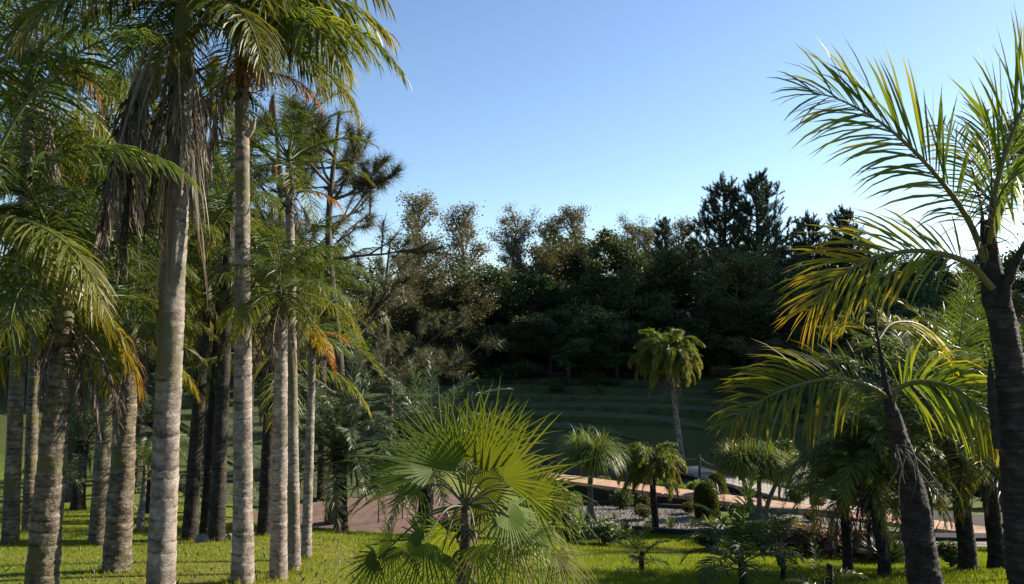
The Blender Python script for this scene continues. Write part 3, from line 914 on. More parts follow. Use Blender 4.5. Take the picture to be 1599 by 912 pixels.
def ring_trunk(curve, radii, rng, ring=0.14, mat='trunk_pale', seg=22, rough=0.03, scar=None):
    """Palm stem with raised leaf-scar rings; tint marks the scars."""
    c = np.asarray(curve, float)
    scar = (.018 if mat == 'trunk_dark' else .034) if scar is None else scar
    L = np.linalg.norm(np.diff(smooth_curve(c, 60), axis=0), axis=1).sum()
    nr = max(6, int(L / ring))
    s = []
    k = []
    pos = np.linspace(0, 1, nr + 1) + np.concatenate([[0], rng.uniform(-.3, .3, nr - 1) / nr, [0]])
    for i in range(nr):
        for f, kk in ((0.0, 0), (0.22, 1), (0.6, 1), (0.93, 2)):
            s.append(pos[i] + (pos[i + 1] - pos[i]) * f)
            k.append(kk)
    s = np.array(s + [1.0])
    k = np.array(k + [0])
    fine = smooth_curve(c, 200)
    tt = np.linspace(0, 1, 200)
    p = np.stack([np.interp(s, tt, fine[:, q]) for q in range(3)], 1)
    r = np.interp(s, np.linspace(0, 1, len(radii)), radii)
    r = r * (1 + scar * (k == 2) - scar * 0.5 * (k == 0))
    tint = np.where(k == 0, -0.42, np.where(k == 2, 0.30, 0.30)) + rng.normal(0, .20, len(k))
    geo = Geo()
    n = len(p)
    T = norm(np.gradient(p, axis=0))
    A = norm(np.cross(T, np.array([0, 1.0, 0])))
    B = np.cross(T, A)
    an_ = np.linspace(0, 2 * np.pi, seg, endpoint=False)
    lump = rough * (np.sin(an_[None] * 3 + s[:, None] * 40) + np.sin(an_[None] * 5 - s[:, None] * 23 + 1)) * 0.5 + rng.normal(0, rough * 0.55, (n, seg))
    rr = r[:, None] * (1 + lump)
    V = p[:, None] + rr[..., None] * (np.cos(an_)[None, :, None] * A[:, None] + np.sin(an_)[None, :, None] * B[:, None])
    V[:, :, 2] += (rng.normal(0, ring * 0.045, (n, seg)) + ring * .12 * np.sin(an_[None] + s[:, None] * 9)) * (s[:, None] > 0.01)
    i = np.arange(n - 1)[:, None] * seg
    q = np.arange(seg)[None]
    F = np.stack([i + q, i + (q + 1) % seg, i + seg + (q + 1) % seg, i + seg + q], -1).reshape(-1, 4)
    tv = (tint[:, None] + rng.normal(0, .18, (n, seg)) + 0.25 * np.sin(an_[None] * 2 + s[:, None] * 60)).reshape(-1)
    geo.add(V.reshape(-1, 3), F, 0, tv)
    top = np.vstack([V[-1], p[-1:] + [0, 0, 0.05]])
    geo.add(top, [[j, (j + 1) % seg, seg] for j in range(seg)], 0, 0.0)
    return geo.mesh('trunk', [M[mat]])


def fruit_mesh(seed=1, L=0.55, n=46, droop=0.5):
    def build():
        rng = np.random.default_rng(seed)
        geo = Geo()
        for i in range(n):
            az = rng.uniform(-1.1, 1.1)
            e0 = rng.uniform(-20, 50)
            c = arc(L * rng.uniform(.6, 1.1), e0, rng.uniform(70, 140), .9, 7)
            ca, sa = math.cos(az), math.sin(az)
            c = c @ np.array([[ca, sa, 0], [-sa, ca, 0], [0, 0, 1]])
            tube(geo, c, 0.006, 4, 0, rng.uniform(0, 1), cap=False)
            for q in c[3:]:
                for _ in range(2):
                    b = q + rng.normal(0, 0.014, 3)
                    s_ = 0.011
                    V = b + s_ * np.array([[1, 0, 0], [-1, 0, 0], [0, 1, 0], [0, -1, 0], [0, 0, 1], [0, 0, -1.]])
                    geo.add(V, [[0, 2, 4], [2, 1, 4], [1, 3, 4], [3, 0, 4], [2, 0, 5], [1, 2, 5], [3, 1, 5], [0, 3, 5]], 0, rng.uniform(0, 1))
        return geo.mesh('fruit_cluster', [M['fruit']])
    return lib(('fruit', seed, L, n), build)


def crown(parent, top, kind, n, rng, scale=1.0, skip=None, azs=None, r0=0.06, spread=(0, 7), zdrop=0.35):
    """Fronds of one species round the growing point; each frond is an object."""
    ms = species(kind)
    hi = min(spread[1], len(ms) - 1)
    lo = spread[0]
    ga = 2.399963
    ph = rng.uniform(0, 6.28)
    for i in range(n):
        f = i / max(1, n - 1)
        k = int(round(lo + (hi - lo) * f ** 0.85))
        az = ph + ga * i + rng.uniform(-.25, .25) if azs is None else azs[i]
        if skip and any(a <= (math.degrees(az) % 360) <= b for a, b in skip):
            continue
        p = top + np.array([math.cos(az) * r0, math.sin(az) * r0, -zdrop * f * scale])
        o = link('dead_frond' if kind == 'dead' else ('drying_frond' if kind == 'orange' else 'frond'), ms[k], parent, p, az, scale * rng.uniform(.88, 1.1))
        o.rotation_euler = (rng.uniform(-.12, .12), rng.uniform(-.1, .1), az)


def shaft_mesh(p0, p1, r0, r1, mat='shaft', rng=None, bulge=1.12):
    t = np.linspace(0, 1, 10)
    c = p0 + (p1 - p0) * t[:, None]
    r = r0 + (r1 - r0) * t
    r = r * (1 + (bulge - 1) * np.sin(np.pi * np.clip(t * 1.4, 0, 1)))
    geo = Geo()
    tube(geo, c, r, 16, jitter=0.03, rng=rng or RNG)
    return geo.mesh('crownshaft', [M[mat]])


def fibre_mesh(rng, h=0.6, r=0.2, n=60):
    """Ragged leaf-base fibres round the top of a stem."""
    geo = Geo()
    az = rng.uniform(0, 2 * np.pi, n)
    base = np.column_stack([np.cos(az) * r, np.sin(az) * r, rng.uniform(-h, h * .3, n)])
    d0 = np.column_stack([np.cos(az) * .6, np.sin(az) * .6, rng.uniform(-1.0, .9, n)])
    leaflets(geo, base, d0, rng.uniform(.25, .7, n) * h, rng.uniform(.02, .06, n), np.column_stack([-np.sin(az), np.cos(az), np.zeros(n)]), rng.uniform(.1, .7, n), rng, 0, rng.uniform(.1, .9, n))
    return geo.mesh('fibre_collar', [M['dead']])


def palm(name, px, d, top_px, top_py, label, group=None, kind='king', n=20, scale=1.0, r=(0.2, 0.16, 0.13), mat='trunk_pale', ring=0.14,
         seed=0, dead=0, dead_scale=1.0, shaft=0.6, fruit=0, skip=None, bend=None, fibre=True, base_bulge=1.25, top_d=None, spread=(0, 7), orange=0, seg=20, dead_drop=0.15, rough=0.03):
    rng = np.random.default_rng(seed + 100)
    b = G(px, d)
    top = P(top_px, top_py, top_d or d) - b
    root = thing(name, b, label, 'palm tree', group)
    mid = top * 0.5
    mid[:2] = top[:2] * 0.45
    if bend is not None:
        mid = mid + np.asarray(bend)
    curve = [[0, 0, -0.15], [top[0] * .02, top[1] * .02, 0.35], mid, top]
    rr = [r[0] * base_bulge, r[0] * 1.02, r[0] * 0.97, (r[0] + r[1]) / 2, r[1], (r[1] + r[2]) / 2, r[2]]
    link('trunk', ring_trunk(curve, rr, rng, ring, mat, seg, rough), root)
    hd = norm(top - mid)
    gp = top
    if shaft:
        gp = top + hd * shaft
        link('crownshaft', shaft_mesh(top - hd * 0.03, gp, r[2] * 1.05, r[2] * 0.55, 'shaft', rng), root)
    if fibre:
        link('fibre_collar', fibre_mesh(rng, 0.55 * scale, r[2] * 0.95), root, top)
    crown(root, gp - hd * 0.05, kind, n, rng, scale, skip, spread=spread, r0=r[2] * .4)
    if dead:
        ms = species('dead')
        for i in range(dead):
            az = rng.uniform(0, 6.283)
            p = top + np.array([math.cos(az) * r[2] * .9, math.sin(az) * r[2] * .9, -rng.uniform(0, dead_drop)])
            o = link('dead_frond', ms[rng.integers(0, len(ms))], root, p, az, dead_scale * rng.uniform(.7, 1.15))
    if orange:
        ms = species('orange')
        for i in range(orange):
            az = rng.uniform(0, 6.283)
            p = top + np.array([math.cos(az) * r[2] * .8, math.sin(az) * r[2] * .8, -rng.uniform(0, .1)])
            link('drying_frond', ms[i % 3], root, p, az, scale * rng.uniform(.6, .9))
    for i in range(fruit):
        az = -1.2 + i * 2.1 + rng.uniform(-.3, .3)
        p = top + np.array([math.cos(az) * r[2], math.sin(az) * r[2], -0.02])
        link('fruit_cluster', fruit_mesh(i % 2 + 1), root, p, az, scale * rng.uniform(.8, 1.2))
    return root, gp


# ---- leaves in bulk -------------------------------------------------------
def leaf_cloud(geo, pts, size, rng, mat=0, tint=None, elong=1.6, upbias=0.3):
    """One folded leaf-shaped face pair at every point."""
    n = len(pts)
    d = rng.standard_normal((n, 3))
    d[:, 2] = d[:, 2] * 0.6 - 0.1
    d = norm(d)
    nn = norm(rng.standard_normal((n, 3)) + np.array([0, 0, upbias]))
    w = norm(np.cross(nn, d))
    s = size * rng.uniform(.6, 1.35, n)
    L = (s * elong * 0.5)[:, None]
    W = (s * 0.5)[:, None]
    up = np.cross(d, w) * (s * .15)[:, None]
    V = np.stack([pts - d * L, pts + w * W * .9 + up - d * L * .1, pts + d * L, pts - w * W * .9 + up - d * L * .1], 1).reshape(-1, 3)
    b = np.arange(n) * 4
    F = np.vstack([np.stack([b, b + 1, b + 2], 1), np.stack([b, b + 2, b + 3], 1)])
    if tint is None:
        tint = rng.random(n)
    geo.add(V, F, mat, np.repeat(tint, 4))


def branch_curve(p, d, L, rng, n=6, wig=0.18, up=0.1):
    pts = [np.array(p, float)]
    d = norm(d)
    for _ in range(n - 1):
        d = norm(d + rng.normal(0, wig, 3) + np.array([0, 0, up]))
        pts.append(pts[-1] + d * L / (n - 1))
    return np.array(pts)


def broad_tree(key, seed, H=10.0, trunk_h=2.2, cr=4.0, n_leaf=6500, leaf=0.32, mat='broad', bark='bark', limbs=12, low=0.15, clump=0.75, bare=False, flat=False, tall=False):
    """(trunk mesh, crown mesh) of a broad-leaved tree of height H."""
    def build():
        rng = np.random.default_rng(seed)
        tg, cg = Geo(), Geo()
        c = np.array([[0, 0, -.3], [rng.normal(0, .1), rng.normal(0, .1), H * .25], [rng.normal(0, .25), rng.normal(0, .25), H * .55], [rng.normal(0, .35), rng.normal(0, .35), H * .86]])
        tr = smooth_curve(c, 24)
        r0 = 0.022 * H
        tube(tg, tr, np.linspace(r0 * 1.2, r0 * .18, 24), 9, jitter=.05, rng=rng)
        tips = []
        for i in range(limbs):
            f = low + (0.97 - low) * (i + rng.uniform(-.3, .3)) / limbs
            f = min(max(f, low), .98)
            p = tr[int(f * 23)]
            az = 2.4 * i + rng.uniform(-.4, .4)
            rel = (f - low) / (1 - low)
            if flat:
                reach = cr * (0.35 + 0.75 * rel)
                el = 0.55 * (1 - rel) + 0.05
            elif tall:
                reach = cr * (0.9 - 0.45 * rel) * rng.uniform(.7, 1.1)
                el = rng.uniform(.5, 1.1)
            else:
                reach = cr * (0.45 + 0.75 * math.sin(math.pi * (0.22 + 0.72 * rel))) * rng.uniform(.8, 1.1)
                el = -0.05 + 0.9 * rel + rng.uniform(-.1, .25)
            d = np.array([math.cos(az), math.sin(az), el])
            b = branch_curve(p, d, reach, rng, 7, .16, .05)
            tube(tg, b, np.linspace(r0 * .42, r0 * .07, 7), 6, cap=False)
            for j in range(6 if not bare else 7):
                q = b[rng.integers(2, 7)]
                dd = norm(b[-1] - b[0]) + rng.normal(0, .55, 3) + np.array([0, 0, .25])
                sb = branch_curve(q, dd, reach * rng.uniform(.28, .5), rng, 5, .22, .08)
                tube(tg, sb, np.linspace(r0 * .13, r0 * .035, 5), 4, cap=False)
                tips += [sb[-1], sb[-2], sb[2]]
                for _ in range(2 if not bare else 4):
                    q2 = sb[rng.integers(1, 5)]
                    tw = branch_curve(q2, dd + rng.normal(0, .6, 3), reach * rng.uniform(.12, .24), rng, 4, .2, .1)
                    tube(tg, tw, np.linspace(r0 * .05, r0 * .02, 4), 3, cap=False)
                    tips += [tw[-1], tw[2]]
        tips = np.array(tips)
        idx = rng.integers(0, len(tips), n_leaf)
        cl = tips[idx]
        off = rng.standard_normal((n_leaf, 3)) * clump * np.array([1, 1, .7]) * (0.35 if bare else .46)
        pts = cl + off
        if flat:
            pts[:, 2] = cl[:, 2] + np.abs(off[:, 2]) * .6
        ct = rng.random(len(tips))
        tint = np.clip(0.55 * ct[idx] + 0.45 * rng.random(n_leaf), 0, 1)
        leaf_cloud(cg, pts, leaf, rng, 0, tint)
        return tg.mesh('trunk', [M[bark]]), cg.mesh('crown', [M[mat]], smooth=False)
    return lib(key, build)


def pine_dense(key, seed, H=14.0, cr=4.2, mat='conifer', n_br=80):
    """Dense pine with up-swept branch ends (trunk, crown)."""
    def build():
        rng = np.random.default_rng(seed)
        tg, cg = Geo(), Geo()
        tr = smooth_curve([[0, 0, -.3], [.1, 0, H * .4], [rng.normal(0, .2), rng.normal(0, .2), H]], 30)
        tube(tg, tr, np.linspace(.028 * H, .02, 30), 8, jitter=.05, rng=rng)
        B, D, LN, TN = [], [], [], []
        for i in range(n_br):
            f = 0.10 + 0.88 * (i / n_br) ** .95
            p = tr[int(f * 29)]
            az = 2.4 * i + rng.uniform(-.3, .3)
            reach = cr * ((1 - f) ** .82 * 1.1 + .05) * rng.uniform(.7, 1.15)
            b = branch_curve(p, [math.cos(az), math.sin(az), .05 + .5 * f], reach, rng, 7, .12, .08)
            tube(tg, b, np.linspace(.012 * H * (1 - f * .7), .012, 7), 5, cap=False)
            tw = []
            for j in range(int(5 + reach * 3.2)):
                q = b[rng.integers(2, 7)]
                t_ = branch_curve(q, norm(b[-1] - b[0]) * .6 + rng.normal(0, .5, 3) + [0, 0, .45], rng.uniform(.5, 1.1), rng, 4, .12, .22)
                tube(tg, t_, np.linspace(.02, .008, 4), 3, cap=False)
                tw.append(t_)
            tw.append(b[3:])
            for t_ in tw:
                m = 60
                s = rng.uniform(.1, 1, m) * (len(t_) - 1)
                i0 = np.clip(s.astype(int), 0, len(t_) - 2)
                q = t_[i0] + (t_[i0 + 1] - t_[i0]) * (s - i0)[:, None]
                ax = norm(t_[-1] - t_[0])
                dd = norm(rng.standard_normal((m, 3)) + ax * 0.9 + [0, 0, .2])
                B.append(q); D.append(dd); LN.append(rng.uniform(.16, .32, m)); TN.append(np.full(m, rng.uniform(0, 1)) * .7 + rng.random(m) * .3)
        B, D, LN, TN = map(np.concatenate, (B, D, LN, TN))
        needles(cg, B, D, LN, .055, TN, rng)
        return tg.mesh('trunk', [M['bark']]), cg.mesh('crown', [M[mat]], smooth=False)
    return lib(key, build)


def needles(geo, B, D, LN, wid, TN, rng):
    n = len(B)
    w = norm(np.cross(D, rng.standard_normal((n, 3)))) * (wid / 2)
    tip = B + D * LN[:, None]
    V = np.stack([B - w, B + w, tip], 1).reshape(-1, 3)
    b = np.arange(n) * 3
    geo.add(V, np.stack([b, b + 1, b + 2], 1), 0, np.repeat(TN, 3))


def pompom_pine(key, seed, H=9.0, branches=None, cr=3.4, needle=.33, per=80, candle=False, wid=.011, mat='pine'):
    """Open pine: bare limbs ending in round tufts of long needles."""
    def build():
        rng = np.random.default_rng(seed)
        tg, cg, kg = Geo(), Geo(), []
        tr = smooth_curve([[0, 0, -.3], [.15, .05, H * .35], [-.1, .1, H * .7], [.1, 0, H]], 30)
        tube(tg, tr, np.linspace(.02 * H, .03, 30), 8, jitter=.05, rng=rng)
        tufts = [(tr[-1], ZUP)]
        bl = branches or [(rng.uniform(.3, .97), 2.4 * i + rng.uniform(-.4, .4), None) for i in range(22)]
        for f, az, L in bl:
            p = tr[int(min(f, .99) * 29)]
            L = L or cr * (1.1 - f * .7) * rng.uniform(.7, 1.15)
            b = branch_curve(p, [math.cos(az), math.sin(az), .15 + .3 * f], L, rng, 8, .12, .07)
            tube(tg, b, np.linspace(.04, .014, 8), 6, cap=False)
            tufts.append((b[-1], norm(b[-1] - b[-2])))
            for j in range(6):
                q = b[rng.integers(3, 8)]
                t_ = branch_curve(q, norm(b[-1] - b[0]) + rng.normal(0, .55, 3) + [0, 0, .2], L * rng.uniform(.2, .42), rng, 5, .15, .1)
                tube(tg, t_, np.linspace(.022, .012, 5), 4, cap=False)
                tufts.append((t_[-1], norm(t_[-1] - t_[-2])))
                tufts.append((t_[-2], norm(t_[-1] - t_[-2])))
        B, D, LN, TN = [], [], [], []
        for p, ax in tufts:
            m = int(per * rng.uniform(.6, 1.2))
            tt = rng.uniform(-.5, 0.05, m)
            q = p + ax * (tt * needle * 1.3)[:, None]
            dd = norm(rng.standard_normal((m, 3)) * .9 + ax * .75 - [0, 0, .1])
            B.append(q); D.append(dd); LN.append(needle * rng.uniform(.65, 1.15, m)); TN.append(np.clip(rng.uniform(.1, .7) + rng.normal(0, .15, m), 0, 1))
            if candle and rng.random() < .10:
                h = rng.uniform(.35, .75)
                kg.append(Geo())
                tube(kg[-1], p + np.array([[0, 0, 0], [0, 0, h * .3], [0, 0, h * .7], [0, 0, h]]), [.05, .11, .10, .03], 7, tint=rng.random(), jitter=.12, rng=rng)
        B, D, LN, TN = map(np.concatenate, (B, D, LN, TN))
        needles(cg, B, D, LN, wid, TN, rng)
        out = [tg.mesh('trunk', [M['bark']]), cg.mesh('crown', [M[mat]], smooth=False)]
        if candle:
            out += [g_.mesh('cone', [M['candle']]) for g_ in kg]
        return tuple(out)
    return lib(key, build)


def place_tree(name, meshes, px, d, label, group, height=None, base_h=10.0, rotz=None, cat='tree', sink=0.0, wide=1.0):
    b = G(px, d)
    s = (height or base_h) / base_h
    root = thing(name, b - np.array([0, 0, sink]), label, cat, group, rotz if rotz is not None else RNG.uniform(0, 6.28), (s * wide, s * wide, s))
    for nm, me in zip(('trunk', 'crown') + ('cone',) * 400, meshes):
        link(nm, me, root)
    return root


def shrub_mesh(key, seed, r=0.6, h=0.9, n=900, leaf=.07, mat='shrub', elong=1.8, flower=None, nfl=0, shell=.55):
    """(stems, foliage, flowers) of a rounded, uneven bush."""
    def build():
        rng = np.random.default_rng(seed)
        sg, lg, fg = Geo(), Geo(), Geo()
        lob = [np.array([rng.normal(0, r * .38), rng.normal(0, r * .38), h * rng.uniform(.35, .72)]) for _ in range(9)]
        lr = [rng.uniform(.35, .6) for _ in lob]
        for q in lob:
            tube(sg, smooth_curve([[q[0] * .15, q[1] * .15, -.05], [q[0] * .5, q[1] * .5, q[2] * .55], q], 6), np.linspace(.018, .006, 6), 5)
        k = rng.integers(0, len(lob), n)
        dirs = norm(rng.standard_normal((n, 3)))
        rad_ = (shell + (1 - shell) * rng.random(n)) * np.array(lr)[k]
        pts = np.array(lob)[k] + dirs * rad_[:, None] * np.array([r, r, h * .62])
        pts[:, 2] = np.maximum(pts[:, 2], 0.02)
        lt = rng.random(len(lob))
        leaf_cloud(lg, pts, leaf, rng, 0, np.clip(.5 * lt[k] + .5 * rng.random(n), 0, 1), elong)
        out = [sg.mesh('stems', [M['bark']]), lg.mesh('foliage', [M[mat]], smooth=False)]
        if flower:
            idx = rng.integers(0, n, nfl)
            leaf_cloud(fg, pts[idx] + dirs[idx] * .04, leaf * 1.1, rng, 0, None, 1.1)
            out.append(fg.mesh('flowers', [M[flower]], smooth=False))
        return tuple(out)
    return lib(key, build)


def place_shrub(name, meshes, px, d, label, group=None, scale=1.0, cat='shrub', z=0.0, rotz=None):
    b = G(px, d) + np.array([0, 0, z])
    root = thing(name, b, label, cat, group, RNG.uniform(0, 6.28) if rotz is None else rotz, scale)
    for nm, me in zip(('stems', 'foliage', 'flowers'), meshes):
        link(nm, me, root)
    return root


def rosette_mesh(key, seed, n=40, L=.6, wd=.05, e=(10, 85), droop=.35, mat='shrub', tint=.3, nseg=4):
    def build():
        rng = np.random.default_rng(seed)
        geo = Geo()
        az = rng.uniform(0, 6.283, n)
        el = np.radians(rng.uniform(e[0], e[1], n))
        d0 = np.column_stack([np.cos(az) * np.cos(el), np.sin(az) * np.cos(el), np.sin(el)])
        base = d0 * .02 + np.array([0, 0, .02])
        wdir = np.column_stack([-np.sin(az), np.cos(az), np.zeros(n)]) + rng.normal(0, .2, (n, 3))
        leaflets(geo, base, d0, L * rng.uniform(.65, 1.15, n), wd * rng.uniform(.7, 1.2, n), wdir, droop * rng.uniform(.4, 1.4, n), rng, 0, tint + rng.normal(0, .15, n), nseg, .2)
        return geo.mesh('leaves', [M[mat]])
    return lib(key, build)


def place_rosette(name, me, px, d, label, group=None, scale=1.0, cat='plant', z=0.0):
    root = thing(name, G(px, d) + np.array([0, 0, z]), label, cat, group, RNG.uniform(0, 6.28), scale)
    link('leaves', me, root)
    return root


# ---- fan leaf -------------------------------------------------------------
def fan_leaf(hub, axis, normal, Rr, rng, nseg=38, spread=150, split=.30, droop=.35, tint=.3, dry=0.0, pet=None, mats=('fan', 'rachis'), prad=.009, cup=.25):
    """Palmate leaf: pleated blade joined near the hub, split into drooping fingers."""
    geo = Geo()
    A = norm(axis)
    Nn = norm(normal - np.dot(normal, A) * A)
    S = np.cross(Nn, A)
    ang = np.radians(np.linspace(-spread, spread, nseg + 1))
    am = (ang[:-1] + ang[1:]) / 2
    prof_r = [0.03, .2, split, .55, .78, 1.0]
    Ls = Rr * (0.72 + 0.28 * np.cos(am * .6)) * rng.uniform(.78, 1.12, nseg)
    half = np.radians(2 * spread / nseg) / 2
    dr = droop * rng.uniform(.4, 1.7, nseg) + (rng.random(nseg) < .12) * .45
    aj = rng.normal(0, .055, nseg)
    tn = np.clip(tint + rng.normal(0, .05, nseg) + dry * rng.random(nseg), 0, 1)
    for i in range(nseg):
        V, tt = [], []
        for k, f in enumerate(prof_r):
            r = Ls[i] * f
            if f <= split:
                hw = half
                wl = None
                e = [ang[i], ang[i + 1]]
                r_ = Rr * f
                le = [hub + r_ * (math.cos(a) * A + math.sin(a) * S) for a in e]
                mid = hub + r_ * (math.cos(am[i]) * A + math.sin(am[i]) * S) + Nn * (0.18 * r_ * half * 2)
                cupv = Nn * cup * (r_ / Rr) ** 2 * Rr * .5
                le = [q + cupv for q in le]
                mid = mid + cupv
            else:
                q = (f - split) / (1 - split)
                w_ = Rr * split * half * (1 - q) * (.85 + .2 * q)
                aq = am[i] + aj[i] * q
                cd_ = math.cos(aq) * A + math.sin(aq) * S
                tg_ = -math.sin(am[i]) * A + math.cos(am[i]) * S
                p = hub + cd_ * (Rr * split + (Ls[i] - Rr * split) * q * (1 - .18 * min(1, dr[i]) * q)) + Nn * cup * Rr * .5 * (split ** 2 + (f - split) * .35)
                p = p + np.array([0, 0, -1]) * dr[i] * (Ls[i] * (1 - split)) * q ** 2
                le = [p - tg_ * w_, p + tg_ * w_]
                mid = p + Nn * w_ * .35
            V += [le[0], mid, le[1]]
            tv = tn[i] + (0.0 if f < .6 else (f - .6) * (.25 + dry))
            tt += [tv] * 3
        n = len(prof_r)
        F = []
        for k in range(n - 1):
            F += [[3 * k, 3 * k + 1, 3 * k + 4, 3 * k + 3], [3 * k + 1, 3 * k + 2, 3 * k + 5, 3 * k + 4]]
        geo.add(np.array(V), F, 0, np.clip(tt, 0, 1))
    c = smooth_curve(pet, 16)
    pg = Geo()
    tube(pg, c, np.linspace(prad * 1.5, prad * .8, 16), 7)
    return geo.mesh('fan_leaf', [M[mats[0]]], smooth=False), pg.mesh('petiole', [M[mats[1]]])

def px_frond(root, base, pts, d0, d1, seed, **kw):
    n = len(pts)
    c = np.array([P(x, y, d0 + (d1 - d0) * k / (n - 1)) for k, (x, y) in enumerate(pts)]) - base
    lm, rm = frond_mesh('frond', c, np.random.default_rng(seed), parts=True, **kw)
    fr = link('frond', None, root)
    link('rachis', rm, fr)
    link('leaflets', lm, fr)['kind'] = 'stuff'


# ================================================================== LEFT PALM GROVE
GRV = 'palms of the grove on the left lawn'
palm('ringed_palm', 258, 8.5, 283, 130, 'tall pale ringed palm draped in grey dead fronds, thickest trunk nearest the camera', GRV,
     n=26, scale=0.85, r=(.135, .128, .12), ring=.15, seed=1, shaft=1.2, dead=0, fruit=0, fibre=True, base_bulge=1.1, seg=28, spread=(0, 6))
t1 = bpy.data.objects['ringed_palm']
# its skirt of collapsed fronds: a loose dark bundle on the left and grey straps along the stem
rng = np.random.default_rng(21)
b = G(258, 8.5)
ms = species('dead')
for i, (px, py, dd, az, sc) in enumerate([(232, 60, -.1, 3.3, 1.0), (226, 80, .05, 2.9, 1.1), (238, 75, -.2, 3.6, 1.05), (230, 100, -.25, 3.9, 1.0), (240, 120, .1, 2.6, 1.0), (226, 140, -.1, 3.3, .9), (236, 90, .2, 2.7, 1.1), (228, 160, .0, 3.2, .85),
                                          (264, 70, -.2, 4.2, .7), (278, 80, -.22, 4.9, .6), (262, 150, -.1, 3.9, .7), (296, 90, -.1, 5.9, .55), (266, 220, -.1, 3.8, .6)]):
    o = link('dead_frond', ms[3 if i < 8 else 2 + i % 2], t1, P(px, py, 8.5 + dd) - b, az, sc)
    o.rotation_euler = (rng.uniform(-.1, .1), rng.uniform(-.05, .12), az)
geo = Geo()
n = 90
az = rng.uniform(0, 6.283, n)
base = np.column_stack([.165 * np.cos(az), .165 * np.sin(az), np.zeros(n)]) + (P(281, 205, 8.5) - b) + np.column_stack([np.zeros(n), np.zeros(n), rng.uniform(-.9, .9, n)])
leaflets(geo, base, np.column_stack([.25 * np.cos(az), .25 * np.sin(az), -np.ones(n)]), rng.uniform(.5, 1.2, n), rng.uniform(.02, .05, n), np.column_stack([-np.sin(az), np.cos(az), np.zeros(n)]), rng.uniform(.2, .8, n), rng, 0, rng.uniform(.1, 1, n), 4)
link('dead_straps', geo.mesh('dead_straps', [M['dead']]), t1)

palm('ringed_palm', 384, 9.6, 378, 105, 'slim pale ringed palm with broken leaf stub below its crown', GRV, n=24, scale=0.78, r=(.112, .088, .08), ring=.13, seed=2, shaft=.75, dead=2, fruit=2, base_bulge=1.28, seg=24, spread=(0, 6), orange=1)
t2 = bpy.data.objects['ringed_palm.001']
geo = Geo()
b = G(384, 9.6)
q = np.array([P(386, 212, 9.5), P(394, 200, 9.45), P(399, 182, 9.4)]) - b
tube(geo, q, [.045, .035, .012], 7, 0, .6)
link('leaf_stub', geo.mesh('leaf_stub', [M['trunk_pale']]), t2)
# the great frond that leans out to the right against the sky
for i, (pts, tn) in enumerate([([(382, 60), (430, 5), (490, -8), (550, 12), (604, 48)], .3), ([(380, 70), (420, 30), (460, 28), (500, 50), (540, 100)], .22), ([(382, 62), (420, -40), (480, -60), (550, -45), (600, -5)], .2)]):
    c = np.array([P(x, y, 9.5 - .25 * k * (1 if i == 1 else -.6)) for k, (x, y) in enumerate(pts)]) - b
    lm, rm = frond_mesh('frond', c, np.random.default_rng(30 + i), n=66, ll=.95, lw=.034, droop=.8, vee=2, tint=tn, end_tint=.35, tip=.15, rr=.026, a0=62, parts=True)
    fr = link('frond', None, t2)
    link('rachis', rm, fr)
    link('leaflets', lm, fr)['kind'] = 'stuff'

palm('ringed_palm', 75, 8.0, 100, 500, 'stout mossy brown palm at the picture edge under heavy drooping fronds', GRV, n=20, scale=0.68, r=(.145, .12, .1), mat='trunk_brown', ring=.11, skip=[(290, 360), (0, 35)], seed=3, shaft=.35, dead=4, dead_scale=.55, base_bulge=1.1, seg=28, rough=.05)
palm('ringed_palm', 190, 10.5, 203, 545, 'thick dark mossy palm between the stout edge palm and the pale one', GRV, n=18, scale=0.45, r=(.165, .13, .105), mat='trunk_brown', ring=.10, seed=4, shaft=.35, dead=3, dead_scale=.5, base_bulge=1.1, seg=26, rough=.05)
palm('ringed_palm', 160, 15, 176, 450, 'thin grey palm with a long hanging skirt of dead leaves', GRV, n=14, scale=0.7, r=(.15, .12, .1), mat='trunk_brown', ring=.12, seed=5, shaft=.4, dead=9, dead_scale=.7, base_bulge=1.15, dead_drop=.5)
palm('ringed_palm', 24, 14.5, 48, 130, 'tall slim palm at the far left edge, crown near the top of the picture', GRV, n=24, scale=1.05, r=(.13, .115, .1), mat='trunk_brown', ring=.12, seed=6, shaft=.6, dead=3, base_bulge=1.1)
palm('ringed_palm', 52, 17, 62, 330, 'slender palm half hidden behind the stout edge palm', GRV, n=20, scale=1.0, r=(.12, .105, .09), mat='trunk_brown', ring=.12, seed=7, shaft=.5, dead=2, base_bulge=1.1)
palm('ringed_palm', 302, 16.0, 322, 470, 'dark leaning palm, leftmost of the close trio of thin trunks', GRV, n=12, scale=0.62, r=(.14, .12, .095), mat='trunk_dark', ring=.13, seed=8, shaft=.4, dead=3, dead_scale=.6, base_bulge=1.2)
palm('ringed_palm', 328, 16.3, 348, 415, 'dark palm in the middle of the close trio of thin trunks', GRV, n=12, scale=0.65, r=(.13, .11, .09), mat='trunk_dark', ring=.13, seed=9, shaft=.4, dead=2, dead_scale=.6, base_bulge=1.2)
palm('ringed_palm', 343, 15.6, 360, 330, 'dark palm on the right of the close trio of thin trunks', GRV, n=13, scale=0.65, r=(.14, .12, .095), mat='trunk_dark', ring=.13, seed=10, shaft=.4, dead=3, dead_scale=.6, base_bulge=1.2)
palm('ringed_palm', 439, 10.0, 440, 470, 'slim grey palm with dark dead skirt, left of two nearly touching trunks', GRV, n=22, scale=0.43, r=(.10, .085, .075), ring=.09, seed=11, shaft=.3, dead=7, dead_scale=0.38, base_bulge=1.2)
palm('ringed_palm', 463, 11.0, 452, 300, 'slim taller palm with airy crown against the sky, right of two nearly touching trunks', GRV, n=18, scale=0.5, r=(.078, .066, .06), ring=.09, seed=12, shaft=.6, dead=2, dead_scale=0.35, base_bulge=1.25, kind='stiff', orange=1, spread=(0, 6))
